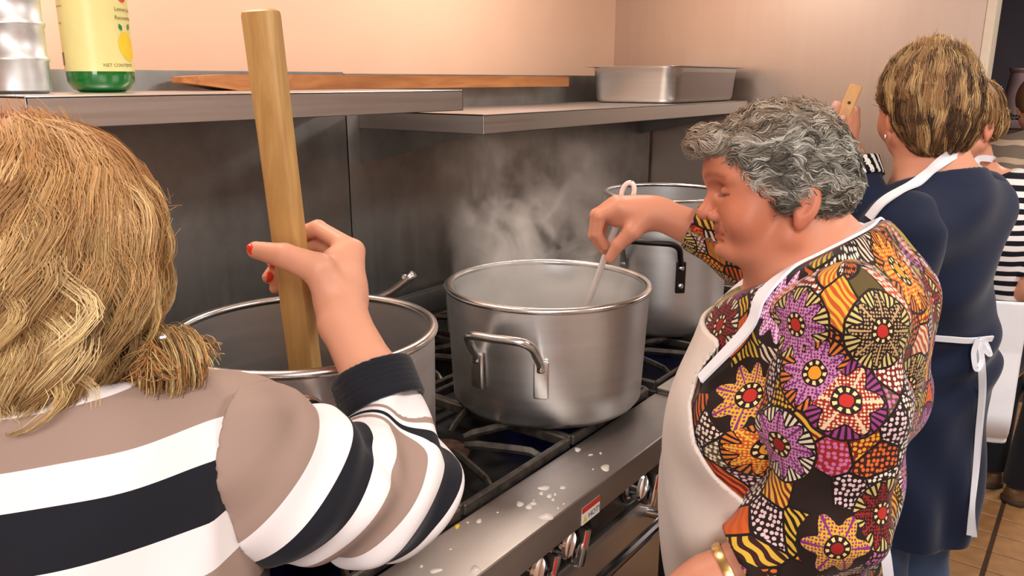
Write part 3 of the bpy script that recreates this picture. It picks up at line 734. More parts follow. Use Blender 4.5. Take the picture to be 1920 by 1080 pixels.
def hair_object(name, parts, parent):
    """parts: list of (V, Q, colours)"""
    V = np.concatenate([x[0] for x in parts]); C = np.concatenate([x[2] for x in parts]); o = 0; Q = []
    for x in parts: Q.append(x[1] + o); o += len(x[0])
    ob = mesh_obj(name, V, np.concatenate(Q), M['hair'], parent, angle=None); put_col(ob, 'Col', C); return ob
def strand_cols(N, S, sides, cols): return np.repeat(cols, S * sides, axis=0)
def pick(V, Q, n, mask=None):
    """n random points on a quad mesh"""
    c = V[Q].mean(1)
    if mask is not None: c = c[mask(c)]
    return c[np.random.randint(0, len(c), n)]
def vnoise(p, freq, seed=0):
    r = np.random.RandomState(seed); o = np.zeros(len(p), f32)
    for k in range(5):
        d = r.normal(0, 1, 3); d /= np.linalg.norm(d); o += np.sin((p @ d.astype(f32)) * freq * (1 + .35 * k) + r.rand() * 6.28)
    return o / 2.5

def legs_sdf(p, hipL, hipR, kneeL, kneeR, ankL, ankR, r0, r1, r2, k=.03):
    a = chain(p, [hipL, kneeL, ankL], [r0, r1, r2], k); b = chain(p, [hipR, kneeR, ankR], [r0, r1, r2], k); return smin(a, b, k * .5)
def shoe(parent, ank, heading, mat, L=.245, W=.088, H=.075, clog=False):
    fr = frame(heading); a = np.array([ank[0], ank[1], 0], f32)
    def f(p):
        q = (p - a) @ fr
        d = smin(ell(q, A(.095, 0, .035), A(.10, W / 2, .038)), ell(q, A(0, 0, .045), A(.055, W * .42, .05)), .03)
        d = smin(d, cap(q * A(1, .62, 1), A(-.02, 0, .024), A(.15, 0, .022), .026, .027), .01)
        d = smax(d, -q[:, 2] + .016, .004)
        if clog: d = smax(d, q[:, 2] - .07, .006)
        return d
    lo = a - A(.24, .24, .0); hi = a + A(.24, .24, .13)
    o, V = sdf_obj('shoe', f, lo, hi, .006, mat, parent)
    def g(p):
        q = (p - a) @ fr; e = cap(q * A(1, .62, 0), A(-.022, 0, 0), A(.155, 0, 0), .030, .031); return smax(e, np.abs(q[:, 2] - .011) - .0105, .004)
    sdf_obj('sole', g, lo - A(0, 0, .01), hi, .006, M['sole'], o)
    return o
# ================================================================== people
def axes(heading):
    h = math.radians(heading); return np.array([math.cos(h), math.sin(h), 0]), np.array([-math.sin(h), math.cos(h), 0])
UP = np.array([0, 0, 1.])
def body_obj(f, lo, hi, h, parent, fine, colfn, cell=.012):
    V, Q = mesh_sdf(f, lo, hi, h); V, T = coarsen(V, Q, fine, cell)
    o = mesh_obj('body', V, T, M['skin'], parent, angle=None); put_col(o, 'Col', colfn(V)); return o
def stripe_mat(name, stops, rough=.85, attr='S', cols=None):
    m = NT(name); a = m.attr(attr); nz = m.noise(500, 2, m.obj())
    m.set(color=m.ramp(a.outputs['Fac'], stops, 'CONSTANT'), rough=rough, sheen=.1, spec=.2); m.bump(nz, .12, .0006); return m.mat
TAN, WHT, BLK = lin(160, 136, 124), lin(240, 234, 234), lin(27, 28, 36)

def surf(f, px, py, d0=.4, d1=4.0):
    """first point of the surface f seen from the camera through a photo pixel"""
    r = ray(px, py); d = d0
    for _ in range(90):
        v = float(f((CC + r * d)[None].astype(f32))[0])
        if v < 4e-4 or d > d1: break
        d += max(v * .7, 2e-4)
    return CC + r * d
def nail(parent, c, n, t, w, l, mat='nail'):
    n = np.array(n) / np.linalg.norm(n); t = np.array(t) - n * np.dot(t, n); t /= np.linalg.norm(t); s = np.cross(n, t)
    u = np.linspace(0, 2 * math.pi, 16, endpoint=False); V = []
    for k, (sc, hh) in enumerate(((1, 0), (.85, .0016), (.4, .0026))):
        V.append(c + sc * (w * np.cos(u)[:, None] * s + l * np.sin(u)[:, None] * t) + n * hh - n * .004 * (np.cos(u)[:, None] ** 2) * sc)
    V.append([c + n * .0028]); f = [(k * 16 + i, k * 16 + (i + 1) % 16, (k + 1) * 16 + (i + 1) % 16, (k + 1) * 16 + i) for k in range(2) for i in range(16)] + [(32 + i, 32 + (i + 1) % 16, 48) for i in range(16)]
    MB().add(np.concatenate(V), f).build('fingernail', M[mat], parent, angle=None)
def locks(f, Vh, Qh, nl, per, flow, nseg, step, lift, jit, amp, wl, rad, colfn, mask=None, amp_r=.5, taper=.35, seed=1, lenvar=.35, clump=.55, svar=.16):
    rs = np.random.RandomState(seed); c = pick(Vh, Qh, nl, mask); lid = np.repeat(np.arange(nl), per)
    jt_ = rs.normal(0, jit, (nl * per, 3)); roots = c[lid] + jt_; N = len(roots)
    st = step * (1 - lenvar * rs.rand(nl))[lid] * (1 - .12 * rs.rand(N))
    P = grow(f, roots, flow, nseg, st, lambda s: 0.0)
    n = np.stack([grad(f, P[:, i].astype(f32)) for i in range(P.shape[1])], 1)
    t = np.gradient(P, axis=1); t /= np.linalg.norm(t, axis=2, keepdims=True) + 1e-9; b = np.cross(t, n)
    arc = np.concatenate([np.zeros((N, 1)), np.cumsum(np.linalg.norm(np.diff(P, axis=1), axis=2), 1)], 1)
    ph = (3.5 * vnoise(c.astype(f32), 45, seed) + 1.6 * rs.normal(0, 1, nl))[lid][:, None]; w = (wl * (.9 + .2 * rs.rand(nl)))[lid][:, None]; am = (amp * (.5 + rs.rand(nl)))[lid][:, None] * np.clip(arc / .04, 0, 1)
    lay = (lift * rs.rand(nl))[lid][:, None] + rs.normal(0, .0012, (N, 1))
    P = P + b * (am * np.sin(6.28 * arc / w + ph))[..., None] + n * (am * amp_r * np.cos(6.28 * arc / w + ph) + lay + .0015 + am * amp_r)[..., None]
    sidx = np.linspace(0, 1, P.shape[1])[None]; P = P - clump * jt_[:, None] * (sidx ** 1.3)[..., None]
    R = rad * (.6 + .7 * rs.rand(N))[:, None] * (1 - (1 - taper) * sidx ** 2)
    V, Q = ribbons(P, R * 1.7, b + .5 * n * rs.normal(0, 1, (N, 1, 1))); cl = colfn(rs, c)[lid] * (1 + svar * rs.normal(0, 1, (N, 1)).clip(-1.5, 1.5))
    return V, Q, np.repeat(np.clip(cl, .004, 1), P.shape[1] * 2, axis=0)
# ------------------------------------------------------------------ person 1: striped sweater, stirring with the paddle
f1, l1 = axes(60); r1 = -l1
H1 = J(70, 497, .74); HF1 = frame(48, -12); SR1 = J(440, 822, .835); CS1 = SR1 - r1 * .165; SL1 = CS1 - r1 * .165
EL1 = J(772, 905, .985); CU1 = J(705, 722, 1.025); WR1 = J(645, 605, 1.06)
NB1 = CS1 + UP * .075 - f1 * .01
p1 = thing('person', 'woman with wavy blond hair in a tan, white and black striped sweater', 'person', (CS1[0], CS1[1], 0))
ell1, elw1 = SL1 + np.array([.02, .05, -.24]), SL1 + np.array([.16, .16, -.30])
hp1 = np.array([CS1[0], CS1[1], .86]) - f1 * .02
hand1 = [
    ([J(646, 560, 1.10), J(664, 470, 1.13), J(596, 428, 1.168), J(540, 446, 1.172), J(512, 492, 1.160)], [.020, .0145, .0120, .0108, .0090]),
    ([J(646, 560, 1.12), J(664, 486, 1.15), J(592, 458, 1.188), J(534, 480, 1.188), J(503, 520, 1.168)], [.020, .0145, .0120, .0108, .0090]),
    ([J(646, 565, 1.13), J(658, 508, 1.165), J(592, 490, 1.195), J(538, 512, 1.190), J(516, 540, 1.172)], [.018, .0135, .0112, .010, .0085]),
    ([J(646, 572, 1.13), J(650, 535, 1.170), J(598, 520, 1.195), J(556, 545, 1.190), J(540, 560, 1.178)], [.015, .011, .009, .008, .007]),
    ([J(630, 560, 1.075), J(598, 505, 1.062), J(533, 480, 1.064), J(480, 469, 1.078)], [.026, .0215, .0168, .0120])]
def hand1_sdf(p):
    d = fingers_sdf(p, hand1, .005)
    d = smin(d, cap(p, J(640, 560, 1.10), J(634, 505, 1.12), .031, .030), .02)
    d = smin(d, cap(p, J(600, 510, 1.075), J(650, 472, 1.125), .013, .012), .018)
    return smin(d, cap(p, J(644, 605, 1.065), J(640, 545, 1.10), .0320, .031), .02)
def b1(p):
    d = near(p, H1, .19, lambda q: head_sdf((q - H1.astype(f32)) @ HF1))
    d = smin(d, cap(p, H1 - UP * .03 - f1 * .01, NB1, .050, .056), .025)
    d = smin(d, cap(p, SL1, SR1, .055, .055), .04); d = smin(d, ell(p, CS1 - UP * .16, A(.095, .14, .22), frame(60)), .06)
    d = smin(d, ell(p, hp1, A(.11, .15, .15), frame(60)), .05)
    d = smin(d, chain(p, [SR1, EL1, CU1, WR1], [.05, .036, .037, .0325], .02), .03)
    d = smin(d, chain(p, [SL1, ell1, elw1, elw1 + (elw1 - ell1) * .4], [.05, .04, .03, .022], .02), .03)
    d = smin(d, near(p, J(590, 500, 1.12), .14, hand1_sdf), .012)
    hl, hr = hp1 + l1 * .08, hp1 - l1 * .08
    return smin(d, legs_sdf(p, hl, hr, hl - UP * .40 + f1 * .02, hr - UP * .40 + f1 * .02, hl - UP * .78, hr - UP * .78, .075, .05, .035), .04)
def fine1(V): return (ln(V - J(600, 520, 1.1)) < .19) | (ln(V - H1) < .15)
def cols1(V):
    c = np.tile(SKIN * [.98, .92, .88], (len(V), 1)); m = ln(V - H1) < .2; c[m] = head_cols((V[m] - H1) @ HF1, SKIN)
    w = np.exp(-(np.minimum.reduce([ln(V - J(x, y, d)) for x, y, d in ((664, 470, 1.13), (596, 428, 1.168), (533, 480, 1.064), (660, 500, 1.15))]) / .014) ** 2)[:, None] * .35
    return c * (1 - w) + SKIN * [1.02, .74, .66] * w
bd = body_obj(b1, A(CS1[0] - .35, CS1[1] - .35, .02), A(.86, 1.12, 1.62), .0034, p1, fine1, cols1)
tc = -ray(480, 469)
nail(bd, J(477, 466, 1.0685), tc + UPV * .5, J(470, 468, 1.078) - J(533, 480, 1.064), .0085, .0105)
nail(bd, J(503, 519, 1.161), tc * 1.0 - _R * .6, J(505, 525, 1.165) - J(534, 480, 1.188), .0065, .0085)
nail(bd, J(511, 492, 1.153), tc * 1.0 - _R * .6, J(512, 492, 1.160) - J(540, 446, 1.172), .0065, .0085)
# sweater: back and sleeves
FR1 = frame(60)
def seam1(p): return (p - J(412, 900, .76).astype(f32)) @ (-_R * .97 + FW * .25).astype(f32)
def sw1(p):
    q = (p - CS1.astype(f32)) @ FR1
    d = cap(p, SL1 + UP * -.01, SR1 - r1 * .01 - UP * .01, .080, .080)
    d = smin(d, ell(p, CS1 - UP * .10 - f1 * .005, A(.125, .19, .19), FR1), .07)
    d = smin(d, ell(p, CS1 - UP * .30, A(.135, .19, .26), FR1), .08)
    d = smin(d, cap(p, CS1 - UP * .0, NB1 - UP * .01, .095, .078), .05)
    d = d + .004 * vnoise(p * A(1, 1, .6), 26, 3) + .003 * np.sin(q[:, 1] * 40 + q[:, 2] * 25)
    d = smax(d, cap(p, NB1 - UP * .04, NB1 + UP * .2, .062, .074) * -1, .008)
    d = smax(d, (p - NB1.astype(f32)) @ (UP * .96 + f1 * .28).astype(f32) - .008, .006)
    d = smax(d, -seam1(p) - .002, .003)
    return smax(d, (q[:, 2] * -1) - .52, .01)
sw, V = sdf_obj('sweater', sw1, A(CS1[0] - .34, CS1[1] - .34, .68), A(CS1[0] + .34, CS1[1] + .34, 1.42), .0055, None, p1)
BT = [surf(sw1, 215, y)[2] for y in (744, 855, 931, 1047)]
put_val(sw, 'S', (V[:, 2] - .6) / .9); n01 = lambda z: (z - .6) / .9
sw.data.materials.clear(); sw.data.materials.append(stripe_mat('striped_knit_back', [(0, TAN), (n01(BT[3] - .16), BLK), (n01(BT[3] - .10), TAN), (n01(BT[3] - .045), WHT), (n01(BT[3]), BLK), (n01(BT[2]), WHT), (n01(BT[1]), TAN), (n01(BT[0]), WHT)]))
AX1 = (EL1 - SR1) / np.linalg.norm(EL1 - SR1); LU1 = np.linalg.norm(EL1 - SR1); AF1 = (CU1 - EL1) / np.linalg.norm(CU1 - EL1); LF1 = np.linalg.norm(CU1 - EL1)
def sl1(p):
    a0 = SR1 - r1 * .035 + UP * .008
    d = chain(p, [a0, SR1 + AX1 * .07 - UP * .036, EL1 - AX1 * .06 - UP * .030, EL1 - AX1 * .005 - UP * .012], [.076, .082, .074, .060], .03)
    e = cap(p, EL1, CU1 - AF1 * .01, .058, .0445); d = smin(d, e, .018)
    t = (p - SR1.astype(f32)) @ AX1.astype(f32); u = (p - SR1.astype(f32)) @ UPV.astype(f32); dp = (p - SR1.astype(f32)) @ FW.astype(f32)
    d = d + .0045 * np.sin((t - .3 * u) * 95 + 1.2 + 3 * dp) * np.clip(t / .08, 0, 1) * np.clip((.33 - t) / .06, 0, 1) + .003 * vnoise(p, 38, 5)
    # gathered folds in the crook of the elbow, and a hump at the shoulder seam
    for (x, y, dd, x2, y2, d2, r) in ((708, 828, .895, 752, 905, .875, .006),):
        d = smax(d, -cap(p, J(x, y, dd), J(x2, y2, d2), r, r * .4), .016)
    d = smin(d, cap(p, J(446, 738, .815), J(470, 790, .80), .016, .026), .025)
    d = smax(d, (p - CU1.astype(f32)) @ AF1.astype(f32) + .012, .004)
    d = smin(d, cap(p, J(425, 860, .85), J(470, 900, .86), .092, .084), .03)
    d = smax(d, seam1(p), .004)
    return d
slv, V = sdf_obj('sleeve', sl1, np.minimum(np.minimum(SR1, EL1), CU1) - .15, np.maximum(np.maximum(SR1, EL1), CU1) + .15, .0042, None, sw)
pS = V - SR1; u = pS @ AX1 - .42 * (pS @ UPV) + .0; tf = (V - EL1) @ AF1
du = cap(V.astype(f32), SR1, EL1, .075, .066); dfo = cap(V.astype(f32), EL1, CU1, .060, .046)
wf = np.clip((du - dfo) / .014 * .5 + .5, 0, 1) * np.clip(tf / .03, 0, 1)
Sf = .326 + np.clip(tf, -.02, .3) * .62
S = u * (1 - wf) + Sf * wf
put_val(slv, 'S', (np.clip(S, -.3, .7) + .3))
cl = [(-.3, TAN), (.052, WHT), (.098, BLK), (.146, WHT), (.176, TAN), (.226, WHT), (.256, BLK), (.296, WHT), (.330, TAN), (.362, WHT)]
slv.data.materials.clear(); slv.data.materials.append(stripe_mat('striped_knit_sleeve', [(v + .3, c) for v, c in cl]))
M['blackknit'] = cloth('black_rib_knit', BLK, .9)
def cuff1(p):
    t = (p - CU1.astype(f32)) @ AF1.astype(f32); d = np.abs(cap(p, CU1 - AF1 * .06, CU1 + AF1 * .06, .0520, .0500) + .0005 * np.sin(t * 900)) - .0035
    return smax(d, np.abs(t + .006) - .026, .004)
sdf_obj('cuff', cuff1, CU1 - .09, CU1 + .09, .0035, M['blackknit'], slv)
def sl1b(p):
    d = chain(p, [SL1, ell1, elw1], [.080, .070, .05], .03) + .003 * vnoise(p, 38, 6); return smax(d, (p - elw1.astype(f32)) @ ((elw1 - ell1) / np.linalg.norm(elw1 - ell1)).astype(f32), .004)
o, V = sdf_obj('sleeve', sl1b, np.minimum(SL1, np.minimum(ell1, elw1)) - .12, np.maximum(SL1, elw1) + .12, .008, None, sw)
put_val(o, 'S', np.clip(((SL1[2] - V[:, 2]) * 3.2) % 1, 0, 1)); o.data.materials.clear(); o.data.materials.append(slv.data.materials[0])
def tr1(p):
    hl, hr = hp1 + l1 * .085, hp1 - l1 * .085
    d = smin(ell(p, hp1 - UP * .0, A(.14, .185, .16), FR1), legs_sdf(p, hl, hr, hl - UP * .42, hr - UP * .42, hl - UP * .79, hr - UP * .79, .10, .075, .06), .05); return smax(d, .05 - p[:, 2], .004)
sdf_obj('trousers', tr1, A(hp1[0] - .3, hp1[1] - .3, .03), A(hp1[0] + .3, hp1[1] + .3, 1.04), .012, M['darkpants'], p1)
for s in (1, -1): shoe(p1, hp1 + l1 * .085 * s, 60, M['leather'])
# hair
def hq1(p): return (p - H1.astype(f32)) @ HF1
def hair1(p):
    q = hq1(p)
    d = ell(q, A(.000, .004, .026), A(.104, .096, .101))
    d = smin(d, ell(q, A(-.022, .012, -.030), A(.084, .090, .085)), .05)
    d = smin(d, ell(q, A(-.030, .036, -.080), A(.066, .076, .042)), .04)
    face = smax(cap(q, A(.10, 0, .035), A(.10, 0, -.20), .072, .085), -(q[:, 0] - .028), .02)
    return smax(d, -face, .015)
Vh, Qh = mesh_sdf(hair1, H1 - .24, H1 + .24, .006)
crown = (A(-.045, .005, .125) @ HF1.T + H1).astype(f32)
def flow1(P, s, n):
    v = P - crown; v /= ln(v)[:, None] + 1e-6; q = hq1(P)
    return v * .55 + np.array([0, 0, -1], f32) * np.clip(.5 - 4 * (q[:, 2:3] - .06), .15, 1.2)
BL = np.array([lin(232, 204, 150)[:3], lin(206, 174, 118)[:3], lin(180, 146, 98)[:3], lin(138, 108, 72)[:3], lin(214, 150, 92)[:3]])
def col1(rs, c): 
    k = rs.choice(4, len(c), p=[.34, .32, .22, .12]); w = np.clip(((c - H1) @ HF1)[:, 2:3] * 9 - .35, 0, 1) * .75  # warm lamp light tinted into the locks towards the crown
    return BL[k] * (1 - w) + BL[4] * w
parts = [(Vh, Qh, np.tile(np.array(lin(120, 90, 58)[:3]), (len(Vh), 1)))]
back1 = lambda c: ((c - H1) @ HF1)[:, 0] < .075
parts.append(locks(hair1, Vh, Qh, 370, 54, flow1, 13, .0165, .010, .0046, .0130, .090, .00021, col1, back1, seed=11, clump=.3, svar=.12))
parts.append(locks(hair1, Vh, Qh, 100, 40, flow1, 11, .011, .014, .0036, .015, .075, .00021, col1, lambda c: back1(c) & (((c - H1) @ HF1)[:, 2] < .07), seed=12))
parts.append(locks(hair1, Vh, Qh, 80, 70, flow1, 12, .0145, .005, .0070, .0085, .11, .00021, col1, lambda c: ln(c - crown) < .05, seed=13))
# the curled lock that flips out beside the neck, and loose wisps by the cheek
rs = np.random.RandomState(5); ax0, ax1_ = J(222, 688, .735), J(388, 672, .80); N = 520; tt = np.linspace(0, 1, 36)[None]
off = rs.normal(0, 1, (N, 3)) * .0048; turns = 3.6; ph = rs.normal(0, .35, (N, 1)); rr = .017 + .0045 * rs.normal(0, 1, (N, 1)).clip(-1.6, 1.6)
t0 = rs.rand(N, 1) * .35; t1 = t0 + .35 + .5 * rs.rand(N, 1); T = np.clip(t0 + (t1 - t0) * tt, 0, 1.02)
axd = (ax1_ - ax0) / np.linalg.norm(ax1_ - ax0); c1 = np.cross(axd, -FW); c1 /= np.linalg.norm(c1); c2 = np.cross(axd, c1)
th = T * turns * 6.28 + ph; R_ = (rr * (.65 + .5 * np.sin(np.clip(T, 0, 1) * 3.0 + .12)))[..., None]
P = ax0 + (ax1_ - ax0) * T[..., None] + off[:, None] + R_ * (np.cos(th)[..., None] * c1 * 1.15 + np.sin(th)[..., None] * c2)
V, Q = tubes(P, np.full(P.shape[:2], .00042)); parts.append((V, Q, np.repeat(np.clip(BL[rs.choice(5, N, p=[.25, .3, .2, .1, .15])] * (1 + .25 * rs.normal(0, 1, (N, 1))), .01, 1), 36 * 3, axis=0)))
N = 150; a0 = np.array([J(270 + 18 * rs.rand(), 640 + 30 * rs.rand(), .70 + .03 * rs.rand()) for _ in range(N)]); a1 = np.array([J(215 + 120 * rs.rand(), 690 + 26 * rs.rand(), .73 + .04 * rs.rand()) for _ in range(N)])
tt = np.linspace(0, 1, 12)[None, :, None]; P = a0[:, None] * (1 - tt) + a1[:, None] * tt + np.sin(tt * 3.14) * (rs.normal(0, .006, (N, 1, 3)) - UP * .004)
V, Q = tubes(P, np.full(P.shape[:2], .0006)); parts.append((V, Q, np.repeat(BL[rs.choice([1, 2, 4], N)], 12 * 3, axis=0)))
N = 10; a0 = np.array([J(292 + 12 * rs.rand(), 330 + 260 * rs.rand(), .745) for _ in range(N)]); d0 = np.array([_R * (.010 + .014 * rs.rand()) * (1 if 360 < 330 + 260 * k / N < 470 else .6) + UP * rs.normal(0, .012) for k in range(N)])
P = a0[:, None] + d0[:, None] * tt + np.sin(tt * 4) * rs.normal(0, .008, (N, 1, 3)); V, Q = tubes(P, np.full(P.shape[:2], .00022)); parts.append((V, Q, np.repeat(BL[rs.choice([1, 2, 4], N)], 12 * 3, axis=0)))
hair_object('hair', parts, p1)
er = MB().lathe([(0, -.004), (.004, -.002), (.005, 0), (.004, .002), (0, .004)], J(303, 632, .725), 12).build('earring', M['rivet'], p1)
# the paddle she holds
pa, pb = J(488, 18, 1.035), J(574, 700, 1.178)
pa_d = (pb - pa) / np.linalg.norm(pb - pa); pend = pa + pa_d * ((1.03 - pa[2]) / pa_d[2]); vdir = -ray(520, 300); vdir -= pa_d * (vdir @ pa_d); vdir /= np.linalg.norm(vdir); sdir = np.cross(pa_d, vdir); sdir /= np.linalg.norm(sdir)
if sdir @ _R < 0: sdir = -sdir
ct, s_t = math.cos(-.6), math.sin(-.6); e1 = sdir * ct + -vdir * s_t; e2 = vdir * ct + sdir * s_t     # broad face and narrow side, turned a little
rings = []
for (s, hw, ht) in ((0, .018, .010), (.004, .0225, .0145), (.012, .0235, .0155), (.30, .0225, .0150), (.80, .0215, .0150), (.85, .030, .012), (.90, .042, .010), (.97, .044, .008), (1.0, .036, .005)):
    c = pa + (pend - pa) * s; ring = []
    for k in range(20):
        a = 2 * math.pi * k / 20; x = math.copysign(abs(math.cos(a)) ** .38, math.cos(a)); y = math.copysign(abs(math.sin(a)) ** .38, math.sin(a)); ring.append(c + e1 * hw * x + e2 * ht * y)
    rings.append(np.array(ring))
o = loft(rings).build('stirring_paddle', M['paddle'], loc=pend, angle=.5)
tag(o, 'long pale wooden stirring paddle held upright in the left pot', 'paddle')
# ------------------------------------------------------------------ person 2: grey curls, floral jacket, white apron
v2 = ray(1460, 380); v2 /= np.linalg.norm(v2); fx = -_R + v2 * (_R @ v2); fx /= np.linalg.norm(fx)
yw = math.radians(13); fxr, lfr = fx * math.cos(yw) - v2 * math.sin(yw), -v2 * math.cos(yw) - fx * math.sin(yw)
HF2 = np.stack([fxr, lfr, np.cross(fxr, lfr)], 1).astype(f32)
H2 = J(1478, 390, 1.15)
f2, l2 = axes(106); FR2 = frame(106)
N2 = J(1552, 505, 1.185); C2 = J(1522, 665, 1.21); B2 = J(1460, 905, 1.285); K2 = np.array([B2[0] + .02, B2[1] - .03, .80])
SL2, EL2, WL2 = J(1575, 612, 1.05), J(1545, 985, 1.075), J(1325, 1092, 1.10)
SR2, ER2, WR2 = J(1560, 575, 1.31), J(1420, 478, 1.47), J(1228, 398, 1.50)
p2 = thing('person', 'grey-haired woman in a bright floral jacket and white apron stirring the middle pot', 'person', (K2[0], K2[1], 0))
hand2 = [
    ([J(1205, 398, 1.500), J(1160, 388, 1.497), J(1124, 404, 1.505), J(1119, 438, 1.522), J(1134, 462, 1.537)], [.020, .0135, .0115, .0102, .0085]),
    ([J(1205, 396, 1.515), J(1156, 382, 1.520), J(1118, 402, 1.528), J(1113, 440, 1.545), J(1130, 468, 1.556)], [.020, .0135, .0115, .0102, .0085]),
    ([J(1205, 396, 1.530), J(1158, 384, 1.543), J(1120, 410, 1.550), J(1116, 445, 1.562), J(1134, 470, 1.572)], [.018, .013, .011, .0098, .0082]),
    ([J(1208, 400, 1.540), J(1164, 392, 1.562), J(1132, 418, 1.568), J(1128, 446, 1.576), J(1142, 466, 1.582)], [.016, .012, .0098, .0088, .0075]),
    ([J(1210, 408, 1.495), J(1186, 434, 1.492), J(1160, 458, 1.505), J(1144, 484, 1.520)], [.021, .0165, .0128, .0098])]
def hand2_sdf(p):
    d = fingers_sdf(p, hand2, .005)
    d = smin(d, cap(p, J(1205, 400, 1.51), J(1160, 400, 1.525), .029, .027), .02)
    return smin(d, cap(p, J(1240, 400, 1.50), J(1195, 400, 1.515), .0275, .027), .02)
hl2, hr2 = K2 + l2 * .09, K2 - l2 * .09
WLd = (WL2 - EL2) / np.linalg.norm(WL2 - EL2); l2h = WL2 + WLd * .03
handL2 = [([l2h, l2h + WLd * .07 + l2 * k * .022 - UP * .01, l2h + WLd * .10 + l2 * k * .024 - UP * .025, l2h + WLd * .105 + l2 * k * .022 - UP * .05], [.018, .011, .0095, .008]) for k in (-1.1, -.4, .3, 1.0)] + [([l2h - l2 * .015, l2h + WLd * .04 - l2 * .045, l2h + WLd * .08 - l2 * .048 - UP * .02], [.018, .012, .009])]
def b2(p):
    d = near(p, H2, .19, lambda q: head_sdf((q - H2.astype(f32)) @ HF2, .006))
    hb = H2 + HF2 @ A(-.030, 0, -.030); d = smin(d, cap(p, hb, N2, .054, .066), .016)
    d = smin(d, cap(p, H2 + HF2 @ A(.012, 0, -.050), N2 + f2 * .045 - UP * .005, .042, .050), .02)
    d = smin(d, cap(p, SL2 - l2 * .05 - UP * .02, SR2, .05, .05), .05); d = smin(d, ell(p, C2, A(.12, .14, .19), FR2), .06)
    d = smin(d, ell(p, B2, A(.13, .14, .2), FR2), .06); d = smin(d, ell(p, K2, A(.12, .15, .15), FR2), .05)
    d = smin(d, chain(p, [SR2, ER2, WR2], [.048, .043, .0285], .02), .03)
    d = smin(d, chain(p, [SL2, EL2, WL2, l2h], [.048, .044, .033, .03], .02), .03)
    d = smin(d, near(p, J(1165, 420, 1.53), .13, hand2_sdf), .012)
    d = smin(d, near(p, l2h + WLd * .05, .13, lambda q: smin(fingers_sdf(q, handL2, .004), cap(q, l2h, l2h + WLd * .06, .026, .024), .015)), .012)
    return smin(d, legs_sdf(p, hl2, hr2, hl2 - UP * .36, hr2 - UP * .36, hl2 - UP * .72, hr2 - UP * .72, .08, .055, .036), .04)
SK2 = SKIN * [.92, .76, .70]; FC2 = SKIN * [.74, .52, .44]  # face tone: ruddy skin with its shade mixed into the colour
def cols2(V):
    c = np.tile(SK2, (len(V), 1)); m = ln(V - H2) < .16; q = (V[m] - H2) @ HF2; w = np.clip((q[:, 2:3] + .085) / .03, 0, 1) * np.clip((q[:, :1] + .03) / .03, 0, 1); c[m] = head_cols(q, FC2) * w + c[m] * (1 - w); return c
def fine2(V): return (ln(V - H2) < .17) | (ln(V - J(1180, 410, 1.52)) < .16)
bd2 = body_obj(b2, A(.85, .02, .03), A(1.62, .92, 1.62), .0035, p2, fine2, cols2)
eq = lambda x, y, z: H2 + HF2 @ A(x, y, z)

